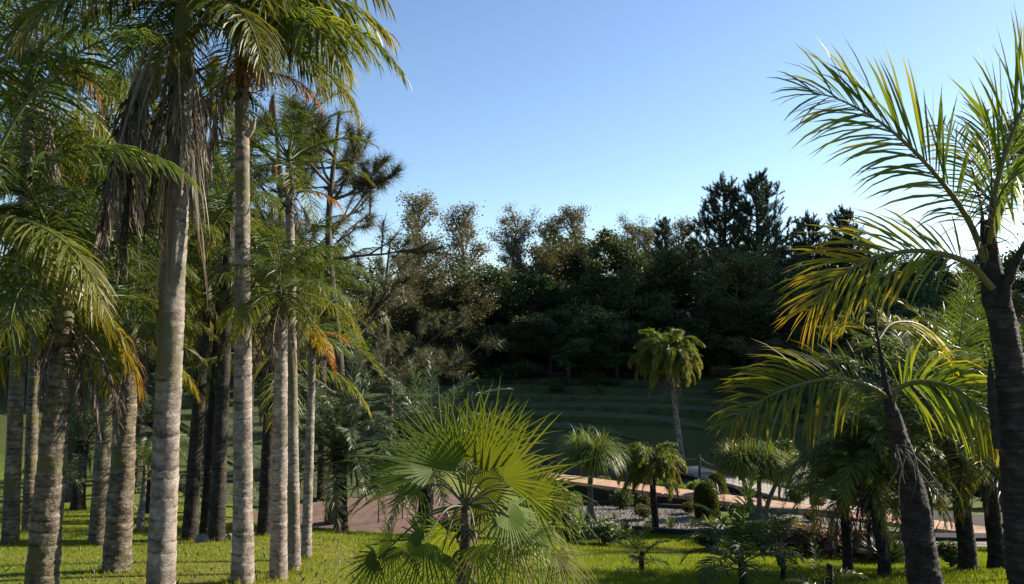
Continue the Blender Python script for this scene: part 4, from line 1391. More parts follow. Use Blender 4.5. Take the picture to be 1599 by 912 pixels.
palm('ringed_palm', 482, 12.5, 489, 520, 'thin pale palm with an orange drying frond and brown leaf ball', GRV, n=10, scale=0.46, r=(.075, .062, .05), ring=.09, seed=13, shaft=.25, dead=2, dead_scale=.4, base_bulge=1.25, orange=3, fruit=2, kind='stiff')
palm('ringed_palm', 418, 17.0, 424, 560, 'thin dark palm standing behind the two nearly touching trunks', GRV, n=12, scale=.9, r=(.15, .12, .1), mat='trunk_dark', ring=.12, seed=14, shaft=.3, dead=5, dead_scale=.6)
palm('ringed_palm', -70, 7.2, -40, 360, 'palm just beyond the left edge, only its fronds reach into view', GRV, n=12, scale=0.75, r=(.2, .17, .13), mat='trunk_brown', ring=.11, seed=15, shaft=.4, spread=(1, 7), seg=16)
palm('ringed_palm', 265, 19, 262, 400, 'green palm crown seen between the dead skirt and the dark trio', GRV, n=18, scale=1.35, r=(.11, .1, .09), mat='trunk_dark', ring=.13, seed=16, shaft=.4, dead=2)
palm('ringed_palm', 187, 21, 140, 330, 'green palm whose crown rises behind the dead-skirted thin palm', GRV, n=20, scale=1.5, r=(.16, .13, .1), mat='trunk_dark', ring=.13, seed=17, shaft=.4, dead=2)
# lit comb of a frond hanging in from the left
t15 = [o for o in bpy.data.objects if o.get('label', '').startswith('palm just beyond')][0]
b = np.array(t15.location)
c = np.array([P(-30, 340, 7.3), P(20, 345, 7.2), P(75, 372, 7.1), P(120, 420, 7.0), P(150, 480, 6.95)]) - b
lm, rm = frond_mesh('frond', c, np.random.default_rng(77), n=84, ll=.6, lw=.024, droop=.75, vee=-12, tint=.42, end_tint=.12, tip=.1, rr=.02, a0=70, a1=35, s0=.05, parts=True)
fr = link('frond', None, t15)
link('rachis', rm, fr)
link('leaflets', lm, fr)['kind'] = 'stuff'
c = np.array([P(-40, 120, 7.6), P(20, 88, 7.6), P(80, 82, 7.6), P(125, 100, 7.6), P(156, 152, 7.6)]) - b
lm, rm = frond_mesh('frond', c, np.random.default_rng(78), n=74, ll=.55, lw=.024, droop=.6, vee=-5, tint=.35, end_tint=.5, tip=.1, rr=.02, a0=65, a1=30, s0=.05, parts=True)
fr = link('frond', None, t15)
link('rachis', rm, fr)
link('leaflets', lm, fr)['kind'] = 'stuff'

for i, (px, d, tx, ty, sc, lb) in enumerate([(334, 26, 322, 390, 1.15, 'distant green palm behind the dark trio'), (197, 27, 200, 300, 1.3, 'distant yellow-green palm above the dead-skirted thin palm'), (384, 24, 400, 420, .95, 'distant dark palm between the slim pale palm and the grey one'), (505, 27, 505, 470, .9, 'distant palm behind the orange drying frond')]):
    palm('ringed_palm', px, d, tx, ty, lb, GRV, n=22, scale=sc, r=(.15, .12, .1), mat='trunk_dark', ring=.14, seed=60 + i, shaft=.4, dead=2, seg=12)

# date palms further back
DG = 'feathery grey-green date palms'
palm('date_palm', 535, 20.0, 530, 690, 'grey-green date palm with bare dark trunk at the edge of the red paving', DG, kind='date', n=44, scale=1.12, r=(.17, .16, .22), mat='trunk_dark', ring=.1, seed=31, shaft=0, fibre=True, dead=4, dead_scale=.6, spread=(0, 7))
palm('date_palm', 665, 20.5, 668, 690, 'feathery date palm behind the fan palm with bleached upright fronds', DG, kind='date', n=38, scale=1.08, r=(.2, .18, .2), mat='trunk_dark', ring=.1, seed=32, shaft=0, dead=3, dead_scale=.6)
palm('date_palm', 128, 24, 128, 690, 'silvery date palm on the sunlit slope between brown trunks', DG, kind='date', n=26, scale=0.9, r=(.2, .17, .2), mat='trunk_dark', ring=.1, seed=33, shaft=0, dead=2, dead_scale=.6)
palm('date_palm', 238, 23, 238, 660, 'silvery date palm seen just left of the pale nearest trunk', DG, kind='date', n=22, scale=0.75, r=(.16, .15, .18), mat='trunk_dark', ring=.1, seed=34, shaft=0)
palm('bottle_palm', 225, 18, 226, 740, 'small pale palm with swollen base on the lawn', None, kind='areca', n=9, scale=.8, r=(.085, .06, .05), ring=.08, seed=35, shaft=.2, fibre=False, base_bulge=1.5)
palm('young_palm', 300, 22, 300, 760, 'little green palm between the pale trunk and the dark trio', None, kind='areca', n=9, scale=.8, r=(.06, .05, .04), ring=.08, seed=36, shaft=.1, fibre=False)
palm('young_palm', 610, 17, 610, 842, 'knee-high seedling palm on the lawn beside the fan palm', None, kind='areca', n=7, scale=.42, r=(.03, .025, .02), ring=.06, seed=37, shaft=.06, fibre=False)

# ================================================================== FAN PALM IN FRONT
b = G(722, 8.0)
fan = thing('fan_palm', b, 'young fan palm with spiky round leaves in the middle of the foreground', 'palm tree')
rng = np.random.default_rng(5)
stem = np.array([[0, 0, -.1], [0.02, 0, .4], P(727, 850, 8.0) - b, P(727, 775, 8.0) - b])
link('trunk', ring_trunk(stem, [.08, .068, .06, .05, .042], rng, .05, 'trunk_brown', 14, .09), fan)
link('fibre_collar', fibre_mesh(rng, .5, .06, 50), fan, P(727, 830, 8.0) - b)
gp = P(727, 770, 8.0) - b
CAMN = norm(np.array([0, -1, .25]))
leaves = [  # hub px, py, depth, screen angle, R px, normal, droop, tint, dry, spread
    (728, 722, 7.75, 92, 120, (0.1, -1, .35), .08, .28, 0, 68),
    (784, 748, 7.7, 46, 122, (-.2, -1, .5), .12, .36, .05, 76),
    (678, 734, 7.9, 155, 122, (.15, -.5, 1), .18, .1, .1, 74),
    (696, 712, 8.4, 122, 115, (.3, -.8, .6), .1, .15, .08, 58),
    (762, 712, 8.5, 70, 112, (-.2, -.9, .5), .08, .18, .05, 55),
    (792, 805, 7.5, -38, 122, (.5, -.7, .9), .8, .25, .25, 120),
    (836, 826, 7.8, -42, 118, (.5, -.6, .9), 1.0, .3, .35, 110),
    (800, 838, 7.9, -58, 128, (.5, -.9, .4), .9, .4, .6, 105),
    (662, 846, 7.4, 212, 118, (-.2, -.6, .9), .8, .05, .15, 120),
    (612, 852, 7.8, 222, 98, (-.4, -.6, .9), .85, .08, .15, 115),
    (655, 764, 8.2, 186, 95, (-.2, -.25, 1), .35, .2, .35, 125),
    (752, 765, 8.2, 20, 82, (-.1, -1, .2), .12, .48, 0, 140),
    (742, 792, 8.3, -55, 88, (.1, -1, .1), .25, .48, .05, 130),
    (818, 762, 8.3, 8, 100, (.1, -.5, 1), .45, .3, .35, 120),
    (700, 830, 8.5, 250, 85, (-.1, -1, .3), .5, .25, .4, 110),
    (708, 738, 7.6, 108, 118, (.2, -1, .2), .06, .2, .05, 52),
    (752, 738, 7.55, 74, 118, (-.1, -1, .25), .06, .3, .05, 52),
    (650, 742, 8.1, 168, 118, (.1, -.7, .8), .15, .12, .2, 58),
    (828, 778, 8.0, 12, 112, (.1, -.8, .8), .45, .35, .35, 70),
    (590, 872, 7.7, 205, 80, (-.3, -.8, .8), .7, .1, .2, 90),
    (868, 868, 7.7, -35, 90, (.4, -.8, .8), .9, .35, .5, 90),
    (745, 850, 7.5, -80, 100, (.2, -1, .3), .5, .3, .5, 80),
    (690, 862, 7.6, 255, 95, (-.2, -1, .3), .5, .1, .3, 80),
]
for i, (px, py, dd, sa, Rp, nn, dr, tn, dry, sp) in enumerate(leaves):
    hub = P(px, py, dd) - b
    ax = np.array([math.cos(R(sa)), (.15 if dd > 8 else -.25), math.sin(R(sa))])
    mid = (gp + hub) / 2 + np.array([0, 0, .06])
    me = fan_leaf(hub, ax, np.array(nn, float), Rp / FPX * dd * 1.16, rng, nseg=max(18, int(sp * .27)), spread=sp, split=.30 if sa < 180 and sa > 0 else .2, droop=dr, tint=tn, dry=dry, pet=[gp - [0, 0, .12], mid, hub])
    link('petiole', me[1], link('fan_leaf', me[0], fan))

# ================================================================== RIGHT FOREGROUND PALMS
b = G(1612, 7.5)
rp = thing('leaning_palm', b, 'dark palm at the right edge with arching fronds against the sky', 'palm tree')
rng = np.random.default_rng(9)
stem = np.array([[0, 0, -.2], P(1602, 860, 7.5) - b, P(1588, 700, 7.5) - b, P(1572, 540, 7.5) - b, P(1556, 465, 7.5) - b])
link('trunk', ring_trunk(stem, [.20, .18, .16, .14, .125, .115], rng, .07, 'trunk_dark', 26, .05), rp)
s0, s1, s2 = P(1557, 475, 7.5) - b, P(1547, 415, 7.5) - b, P(1541, 345, 7.5) - b
geo = Geo()
tube(geo, smooth_curve([s0, s1, s2], 14), np.linspace(.125, .055, 14), 14, jitter=.03, rng=rng)
link('crownshaft', geo.mesh('crownshaft', [M['trunk_dark']]), rp)
for pts, w0, w1 in [([(1566, 480), (1572, 440), (1599, 385)], .07, .03), ([(1545, 560), (1549, 620), (1556, 700)], .05, .03)]:
    geo = Geo()
    tube(geo, smooth_curve([P(x, y, 7.4) - b for x, y in pts], 10), np.linspace(w0, w1, 10) * np.clip(np.arange(10) / 4.0 + (.08 if w0 < .06 else 1), 0, 1), 8, jitter=.12, rng=rng)
    link('sheath', geo.mesh('sheath', [M['trunk_dark']]), rp)

SK = dict(n=50, ll=.98, lw=.028, a0=50, a1=20, rr=.034, s0=.18, mats=('palm_gold', 'rachis_gold'), nseg=4, jit=9, len_prof=[.55, .85, 1.0, 1.0, .9, .75, .5])
px_frond(rp, b, [(1543, 420), (1510, 340), (1450, 260), (1380, 195), (1310, 155), (1268, 146)], 7.5, 7.0, 1, droop=.22, vee=6, tint=.10, end_tint=.1, tip=.28, lat=[.62, .2, .75], **SK)
px_frond(rp, b, [(1550, 450), (1510, 410), (1440, 392), (1370, 402), (1305, 436), (1262, 486)], 7.4, 7.1, 2, droop=.22, vee=4, tint=.32, end_tint=.24, tip=.22, lat=[0, .35, 1], **{**SK, 'll': .8})
px_frond(rp, b, [(1543, 380), (1556, 290), (1580, 210), (1612, 140), (1655, 80)], 7.5, 7.2, 3, droop=.16, vee=8, tint=.12, end_tint=.15, tip=.28, lat=[1, .3, -.5], **SK)
px_frond(rp, b, [(1546, 385), (1572, 300), (1606, 220), (1645, 130), (1690, 60)], 7.6, 8.4, 4, droop=.16, vee=8, tint=.12, end_tint=.1, tip=.28, lat=[1, .3, -.4], **SK)
px_frond(rp, b, [(1599, 385), (1640, 330), (1700, 310), (1770, 330)], 7.4, 7.2, 5, droop=.3, vee=5, tint=.2, end_tint=.2, tip=.2, lat=[.1, 1, .3], **SK)
px_frond(rp, b, [(1541, 385), (1528, 300), (1506, 235), (1470, 195)], 7.5, 9.0, 6, droop=.25, vee=8, tint=.15, end_tint=.1, tip=.25, lat=[.7, .2, .7], **{**SK, 'll': .6, 'n': 38, 'rr': .024})
px_frond(rp, b, [(1544, 380), (1560, 310), (1592, 270), (1645, 262)], 7.4, 6.3, 7, droop=.4, vee=8, tint=.15, end_tint=.1, tip=.25, lat=[.5, .5, .5], **{**SK, 'll': .7, 'n': 38, 'rr': .024})
px_frond(rp, b, [(1545, 370), (1549, 300), (1545, 230), (1533, 170)], 7.5, 8.6, 8, droop=.2, vee=5, tint=.12, end_tint=.1, tip=.25, lat=[1, .2, 0], **{**SK, 'll': .6, 'n': 34, 'rr': .022})
geo = Geo()
for i in range(34):
    q = P(1541 + rng.uniform(-14, 14), 345 + rng.uniform(-55, 40), 7.4)
    tube(geo, branch_curve(q - b, rng.normal(0, 1, 3) + [-.2, -.4, .1], rng.uniform(.15, .5), rng, 6, .3, -.12), np.linspace(.007, .003, 6), 4, tint=rng.random())
link('old_flower_stalks', geo.mesh('old_flower_stalks', [M['dead']]), rp)

b = G(1448, 8.5)
rq = thing('leaning_palm', b, 'dark leaning palm with low arching fronds over the garden bed', 'palm tree')
stem = np.array([[0, 0, -.2], P(1440, 880, 8.5) - b, P(1428, 790, 8.5) - b, P(1408, 700, 8.5) - b, P(1392, 640, 8.5) - b])
link('trunk', ring_trunk(stem, [.19, .165, .145, .11, .075], rng, .07, 'trunk_dark', 24, .06), rq)
geo = Geo()
tube(geo, smooth_curve([P(1393, 648, 8.5) - b, P(1385, 610, 8.5) - b, P(1376, 560, 8.5) - b, P(1366, 500, 8.5) - b], 12), np.concatenate([np.linspace(.075, .034, 4), np.linspace(.030, .008, 8)]), 10, jitter=.03, rng=rng)
link('crownshaft', geo.mesh('crownshaft', [M['trunk_dark']]), rq)
geo = Geo()
q0 = P(1406, 700, 8.3) - b
for i in range(9):
    tube(geo, branch_curve(q0 + rng.normal(0, .05, 3), [rng.uniform(-.3, .6), -.3, rng.uniform(-1, .3)], rng.uniform(.3, .7), rng, 6, .25, -.1), np.linspace(.012, .004, 6), 4, tint=.5)
link('fruit_stalks', geo.mesh('fruit_stalks', [M['dead']]), rq)
SQ = dict(n=54, ll=.78, lw=.030, a0=62, a1=26, rr=.03, s0=.16, mats=('palm_gold', 'rachis_gold'), nseg=4)
px_frond(rq, b, [(1389, 622), (1350, 600), (1290, 592), (1220, 610), (1165, 640), (1132, 668)], 8.5, 7.8, 11, droop=.30, vee=0, tint=.2, end_tint=.14, tip=.22, lat=[0, .4, 1], **SQ)
px_frond(rq, b, [(1391, 635), (1405, 606), (1440, 596), (1490, 606), (1530, 640), (1552, 690)], 8.5, 7.9, 12, droop=.45, vee=-6, tint=.22, end_tint=.12, tip=.2, lat=[0, .6, 1], **SQ)
px_frond(rq, b, [(1372, 530), (1392, 506), (1430, 505), (1466, 530), (1490, 575)], 8.5, 9.3, 13, droop=.3, vee=0, tint=.35, end_tint=.15, tip=.2, lat=[-.2, .8, .5], n=40, ll=.42, lw=.03, a0=60, a1=26, rr=.018, s0=.1, mats=('palm_gold', 'rachis_gold'))
px_frond(rq, b, [(1372, 540), (1345, 505), (1318, 500), (1290, 520)], 8.5, 9.5, 14, droop=.3, vee=0, tint=.25, end_tint=.15, tip=.2, lat=[.2, .8, .5], n=30, ll=.35, lw=.026, a0=60, a1=26, rr=.016, s0=.1, mats=('palm_gold', 'rachis_gold'))
px_frond(rq, b, [(1370, 510), (1366, 470), (1364, 440)], 8.5, 8.5, 15, droop=.1, vee=5, tint=.2, end_tint=.1, tip=.1, lat=[1, .2, 0], n=18, ll=.2, lw=.02, a0=30, a1=12, rr=.014, s0=.1)

RG = 'palms behind the two leaning palms on the right'
palm('queen_palm', 1374, 11.6, 1362, 745, 'dense dark drooping palm with yellow leaf tips behind the leaning palm', RG, kind='pygmy', n=64, scale=.92, r=(.09, .08, .07), mat='trunk_dark', ring=.1, seed=41, shaft=.45, dead=6, dead_scale=.5, spread=(0, 5))
palm('queen_palm', 1318, 12.6, 1318, 775, 'lower drooping palm with golden hanging leaves over the silvery gravel', RG, kind='pygmy', n=40, scale=.75, r=(.08, .07, .06), mat='trunk_dark', ring=.1, seed=42, shaft=.35, dead=4, dead_scale=.4, orange=2, spread=(1, 5))
palm('feather_palm', 1503, 12.2, 1490, 690, 'dark-trunked palm with glossy fronds, left of two close trunks near the right edge', RG, kind='stiff', n=22, scale=.8, r=(.13, .11, .1), mat='trunk_dark', ring=.1, seed=43, shaft=.4, dead=5, dead_scale=.5)
palm('feather_palm', 1548, 12.6, 1538, 680, 'dark-trunked palm with glossy fronds, right of two close trunks near the right edge', RG, kind='stiff', n=22, scale=.82, r=(.125, .105, .09), mat='trunk_dark', ring=.1, seed=44, shaft=.4, dead=5, dead_scale=.5)
palm('feather_palm', 1440, 14, 1436, 640, 'sunlit yellow-green palm deep behind the right-hand leaning palm', RG, kind='stiff', n=22, scale=.8, r=(.14, .12, .1), mat='trunk_dark', ring=.1, seed=45, shaft=.4)
palm('feather_palm', 1500, 24, 1500, 600, 'bright green palm in the right distance below the far bushes', RG, kind='stiff', n=24, scale=1.25, r=(.16, .14, .12), mat='trunk_dark', ring=.1, seed=46, shaft=.4)
palm('feather_palm', 1590, 15, 1588, 660, 'feathery palm partly hidden by the right edge trunk', RG, kind='king', n=20, scale=.8, r=(.15, .12, .1), mat='trunk_dark', ring=.1, seed=47, shaft=.4)

# ================================================================== LONE PALM AGAINST THE DARK WOOD
palm('queen_palm', 1063, 38.6, 1045, 570, 'lone tall palm with leaning trunk lit against the dark wood', None, kind='plume', n=36, scale=1.06, r=(.15, .11, .12), ring=.16, seed=51, shaft=.7, dead=9, dead_scale=1.0, mat='trunk_pale', base_bulge=1.2, spread=(0, 5))

# ================================================================== GARDEN PLANTS
# ponytail palm
def ponytail(px, d, top_py, label, trunk_h, base_r, crown_r, seed, stems=1):
    b = G(px, d)
    root = thing('ponytail_palm', b, label, 'ponytail palm')
    rng = np.random.default_rng(seed)
    top = P(px, top_py, d) - b
    for s_ in range(stems):
        dx = (s_ - (stems - 1) / 2) * .35
        tp = np.array([dx * 1.6, rng.uniform(-.1, .1), trunk_h * rng.uniform(.9, 1.05)])
        c = smooth_curve([[dx * .3, 0, -.1], [dx * .5, 0, trunk_h * .18], [dx * .8, .03, trunk_h * .5], tp], 30)
        t = np.linspace(0, 1, 30)
        r = base_r * (np.exp(-((t - .06) / .22) ** 2) * .8 + .30 * (1 - .3 * t)) / (stems ** .4)
        geo = Geo()
        tube(geo, c, r, 14, jitter=.03, rng=rng)
        for k in range(4):
            az = k * 1.57 + rng.uniform(-.4, .4)
            e = tp + np.array([math.cos(az) * .35, math.sin(az) * .35, .45]) * crown_r
            tube(geo, smooth_curve([tp - [0, 0, .15], (tp + e) / 2 + [0, 0, .02], e], 8), np.linspace(base_r * .2, base_r * .12, 8), 8)
            lg = Geo()
            n = 520
            a2 = rng.uniform(0, 6.283, n)
            el = np.arcsin(rng.uniform(-.1, 1, n))
            d0 = np.column_stack([np.cos(a2) * np.cos(el), np.sin(a2) * np.cos(el), np.sin(el)])
            leaflets(lg, e + d0 * .03, d0, crown_r * rng.uniform(.55, 1.05, n), rng.uniform(.016, .03, n), np.column_stack([-np.sin(a2), np.cos(a2), np.zeros(n)]), rng.uniform(.45, 1.1, n), rng, 0, rng.uniform(.1, .8, n), 4, .2)
            link('leaf_head', lg.mesh('leaf_head', [M['bright']]), root)
        link('trunk', geo.mesh('trunk', [M['pony']]), root)
    return root


ponytail(921, 23.6, 700, 'ponytail palm with domed weeping crown and swollen grey foot', 2.0, .36, 1.05, 61)
ponytail(1183, 25.2, 700, 'broad ponytail palm with splayed pale stems behind the glossy young palm', 1.75, .46, .95, 62, stems=3)
palm('queen_palm', 1021, 24.6, 1018, 738, 'slim queen palm with yellow hanging frond beside the ponytail palm', None, kind='plume', n=24, scale=.68, r=(.11, .095, .085), ring=.1, seed=63, shaft=.4, dead=1, dead_scale=.45, mat='trunk_dark', orange=1, spread=(0, 5))

# rounded clipped cypresses
def cypress(px, d, h, r, label, seed):
    b = G(px, d)
    root = thing('clipped_cypress', b, label, 'cypress', 'two clipped cypresses on the gravel')
    rng = np.random.default_rng(seed)
    n = 9000
    t = rng.random(n)
    az = rng.uniform(0, 6.283, n)
    prof = np.sqrt(np.clip(1 - np.clip((t - .55) / .45, 0, 1) ** 2.2, 0, 1)) * (.86 + .14 * np.clip(t / .3, 0, 1))
    rr = r * prof * rng.uniform(.86, 1.02, n) * (1 + .06 * np.sin(az * 3 + t * 8))
    B = np.column_stack([rr * np.cos(az), rr * np.sin(az), .05 + h * t])
    D = norm(np.column_stack([np.cos(az) * .6, np.sin(az) * .6, .4 + .8 * t]) + rng.normal(0, .35, (n, 3)))
    geo = Geo()
    needles(geo, B, D, rng.uniform(.06, .14, n), .03, rng.random(n), rng)
    c = Geo()
    tube(c, [[0, 0, -.1], [0, 0, h * .5], [0, 0, h * .85]], [r * .8, r * .78, r * .3], 12)
    link('trunk', c.mesh('trunk', [M['soil']]), root)
    link('foliage', geo.mesh('foliage', [M['shrub']], smooth=False), root)


cypress(1100, 26.8, 1.15, .36, 'squat round-topped clipped cypress in front of the pink path', 71)
cypress(1116, 30.6, 1.25, .36, 'clipped cypress between the pink and the grey path', 72)

# spiky plants
ros_big = rosette_mesh('ros_big', 81, 70, .62, .055, (5, 85), .35, 'shrub', .2)
ros_tuft = rosette_mesh('ros_tuft', 82, 130, .5, .014, (35, 88), .35, 'shrub', .3)
ros_wide = rosette_mesh('ros_wide', 83, 60, .55, .03, (10, 80), .6, 'bright', .35)
place_rosette('spiky_plant', ros_big, 972, 23.0, 'dark glossy spiky clump at the foot of the queen palm', scale=1.0)
place_rosette('grass_tuft', ros_tuft, 1045, 25.2, 'upright grey-green grass tuft alone on the gravel', scale=.85)
place_rosette('strap_plant', ros_wide, 1105, 25.6, 'pale green strap-leaved clump in front of the squat cypress', scale=.9)
place_rosette('strap_plant', ros_wide, 990, 21.4, 'light green arching strap leaves at the lawn edge below the spiky clump', scale=.8)
place_rosette('strap_plant', ros_wide, 905, 25.5, 'long-leaved strap plant leaning against the ponytail palm foot', scale=1.5)
place_rosette('spiky_plant', ros_big, 1060, 31.5, 'small spiky plant behind the squat cypress beside the pink path', scale=.7)
place_rosette('strap_plant', ros_wide, 1306, 23.9, 'little reedy clump beside the dark rock on silvery gravel', scale=.6)
place_rosette('grass_tuft', ros_tuft, 1400, 17.5, 'pale dry grass tuft beside the dark conical bush', scale=.9)
place_rosette('spiky_plant', ros_big, 885, 27.5, 'spiky bush behind the ponytail palm', scale=1.0)

# shrubs
sh_dark = shrub_mesh('sh_dark', 91, .55, .75, 1500, .06, 'shrub')
sh_bright = shrub_mesh('sh_bright', 92, .5, .7, 1500, .055, 'bright')
sh_pink = shrub_mesh('sh_pink', 93, .6, .7, 2200, .06, 'pinkleaf')
sh_mag = shrub_mesh('sh_mag', 94, .6, .7, 900, .06, 'shrub', flower='magenta', nfl=900)
sh_olive = shrub_mesh('sh_olive', 95, .6, .9, 1500, .06, 'olive')
sh_white = shrub_mesh('sh_white', 96, .5, .6, 1100, .06, 'shrub', flower='whiteflower', nfl=70)
sh_blue = shrub_mesh('sh_blue', 97, .6, .8, 900, .08, 'shrub', flower='blueflower', nfl=26)
place_shrub('bougainvillea', sh_mag, 1060, 37.6, 'magenta flowering bush at the foot of the lone tall palm', scale=.95)
place_shrub('bougainvillea', sh_mag, 692, 22.4, 'magenta flowering bush glimpsed behind the fan palm leaves', scale=1.0)
place_shrub('shrub', sh_dark, 665, 20.9, 'dark round shrub at the foot of the feathery date palm', scale=.9)
place_shrub('shrub', sh_dark, 712, 21.0, 'dark low shrub behind the fan palm trunk', scale=.9)
place_shrub('shrub', sh_dark, 876, 23.6, 'fine-leaved green mound left of the ponytail palm foot', scale=1.0)
place_shrub('shrub', sh_white, 938, 21.8, 'low green shrub with white flecks at the lawn edge', scale=1.1)
place_shrub('shrub', sh_dark, 895, 21.9, 'dark shrub in shade under the ponytail palm', scale=.9)
place_shrub('shrub', sh_olive, 1003, 26.4, 'yellowish low bush right of the spiky clump', scale=.7)
place_shrub('shrub', sh_dark, 968, 29.5, 'dark leafy shrub behind the yellow hanging frond', scale=1.1)
place_shrub('shrub', sh_bright, 1046, 32.8, 'bright bush behind the queen palm beside the pink path', scale=1.3)
place_shrub('shrub', sh_bright, 1080, 33.6, 'bright green bush left of the clipped cypresses', scale=1.0)
place_shrub('shrub', sh_dark, 945, 33.5, 'dark green bush behind the ponytail palm crown', scale=1.2)
place_shrub('shrub', sh_bright, 1229, 24.6, 'yellow-green ball-shaped shrub beside the silvery gravel', scale=.72)
place_shrub('shrub', sh_bright, 1212, 20.6, 'leafy yellow-green bush above the pink-brown hedge', scale=1.0)
place_shrub('shrub', sh_olive, 1138, 37.0, 'large greyish bush beyond the grey path', scale=2.1)
place_shrub('shrub', sh_dark, 1105, 20.3, 'low green mound spilling onto the lawn near the glossy young palm', scale=.8)
HG = 'pink-brown hedge plants along the lawn'
for i, (px, d, sc, lb) in enumerate([(1232, 18.4, 1.0, 'first pink-brown hedge bush from the glossy young palm'), (1262, 18.2, 1.05, 'second pink-brown hedge bush from the glossy young palm'), (1295, 18.0, 1.0, 'third pink-brown hedge bush from the glossy young palm'), (1325, 17.7, .95, 'fourth pink-brown hedge bush from the glossy young palm'), (1350, 17.5, .8, 'last and lowest pink-brown hedge bush before the dark conical bush')]):
    place_shrub('hedge_bush', sh_pink, px, d, lb, HG, scale=sc)
place_shrub('shrub', sh_dark, 1185, 19.0, 'dark bush in shade behind the glossy young palm', scale=1.0)
cone = rosette_mesh('cone', 99, 420, .55, .05, (20, 90), .15, 'shrub', .05, 3)
place_rosette('conical_bush', cone, 1379, 16.8, 'dark conical bush at the end of the pink-brown hedge', scale=1.15, cat='shrub')
place_shrub('shrub', sh_blue, 1076, 58.0, 'shrub with a few pale blue flowers in the shade right of the lone palm', scale=1.2)
place_shrub('shrub', sh_blue, 640, 40.0, 'shrub with pale blue flowers below the feathery date palms', scale=1.0)
place_shrub('shrub', sh_dark, 1480, 15.0, 'leafy dark plant on the lawn between the leaning palm and two close trunks', scale=.7)
place_shrub('shrub', sh_dark, 1570, 20.5, 'green bush beside the broad dark kerb at the right edge', scale=.9)
place_shrub('shrub', sh_dark, 1240, 31.5, 'dark bush on the soil strip right of the broad ponytail palm', scale=.9)


for px, d, sc, me, lb in [(862, 26.2, 1.0, sh_olive, 'greyish dry shrub at the left end of the gravel bed'), (850, 29.8, 1.1, sh_dark, 'dark shrub below the left end of the pink path'), (898, 29.6, .9, sh_bright, 'small bright shrub under the pink path left of the ponytail palm'), (1000, 29.8, .8, sh_dark, 'dark leafy shrub under the pink path behind the slim queen palm'), (1072, 27.6, .6, sh_olive, 'small dry shrub left of the squat cypress'), (1150, 24.2, .6, sh_dark, 'small green shrub at the gravel corner behind the glossy young palm'), (1262, 26.2, .5, sh_olive, 'small dry shrub on the silvery gravel below the stone edging')]:
    place_shrub('shrub', me, px, d, lb, scale=sc)
place_rosette('grass_tuft', ros_tuft, 957, 26.6, 'small grass tuft on the gravel between ponytail and queen palm', scale=.6)
place_rosette('grass_tuft', ros_tuft, 1078, 25.6, 'short grass tuft near the flat stone block', scale=.55)
place_rosette('spiky_plant', ros_big, 1128, 26.0, 'glossy spiky plant just right of the squat cypress', scale=.6)

SG = 'low dark bushes on the soil strip between the paths'
for px, d, sc, me, lb in [(905, 35.0, .8, sh_dark, 'low bush on the soil strip left of the ponytail palm crown'), (995, 35.6, .9, sh_olive, 'dry-looking bush on the soil strip behind the slim queen palm'), (1130, 32.6, .7, sh_dark, 'dark bush on the soil strip just right of the far cypress'), (1165, 32.0, .6, sh_olive, 'dry bush on the soil strip behind the broad ponytail palm'), (1205, 31.0, .6, sh_dark, 'small dark bush on the soil strip by the rope posts'), (1275, 29.4, .6, sh_olive, 'dry bush on the soil strip beside the golden hanging leaves'), (1160, 40.5, 1.3, sh_dark, 'dark bush in the shade beyond the grey path')]:
    place_shrub('shrub', me, px, d, lb, SG, scale=sc)


BG = 'dark bushes beyond the grey path on the right'
for px, d, sc, me, lb in [(1225, 38.5, 2.0, sh_dark, 'large dark bush beyond the rope fence right of the greyish bush'), (1285, 36.0, 2.0, sh_dark, 'large dark bush beyond the rope fence behind the drooping dark palm'), (1345, 34.5, 2.2, sh_dark, 'large dark bush behind the leaning palm trunk'), (1405, 33.0, 2.0, sh_olive, 'dull olive bush right of the leaning palm trunk'), (1465, 32.0, 2.2, sh_dark, 'large dark bush behind the two close dark trunks'), (1530, 31.0, 2.2, sh_dark, 'large dark bush beside the right edge trunk'), (1590, 30.0, 2.2, sh_olive, 'dull olive bush cut by the right picture edge')]:
    place_shrub('shrub', me, px, d, lb, BG, scale=sc)


def rock(px, d, s, label, seed):
    rng = np.random.default_rng(seed)
    geo = Geo()
    nu, nv = 12, 8
    V = []
    for i in range(nv + 1):
        ph = math.pi * i / nv
        for j in range(nu):
            th = 2 * math.pi * j / nu
            r = 1 + .16 * math.sin(3 * th + seed) * math.sin(2 * ph) + rng.normal(0, .06)
            V.append([r * math.sin(ph) * math.cos(th) * s[0], r * math.sin(ph) * math.sin(th) * s[1], r * math.cos(ph) * s[2]])
    F = [[i * nu + j, i * nu + (j + 1) % nu, (i + 1) * nu + (j + 1) % nu, (i + 1) * nu + j] for i in range(nv) for j in range(nu)]
    geo.add(V, F)
    tag(link('rock', geo.mesh('rock', [M['stone']], smooth=False), None, G(px, d) + np.array([0, 0, s[2] * .3])), label, 'rock')


rock(1322, 24.0, (.55, .4, .28), 'low dark rock on the silvery gravel', 1)
rock(1348, 23.9, (.25, .2, .16), 'small rock beside the low dark rock', 2)
rock(322, 15.5, (.16, .14, .14), 'round stone at the foot of the dark trio of trunks', 3)
rock(362, 15.8, (.2, .14, .1), 'flat stone on the lawn right of the dark trio', 4)
rock(1085, 24.3, (.55, .22, .15), 'flat stone block at the corner of the dark edging', 5)

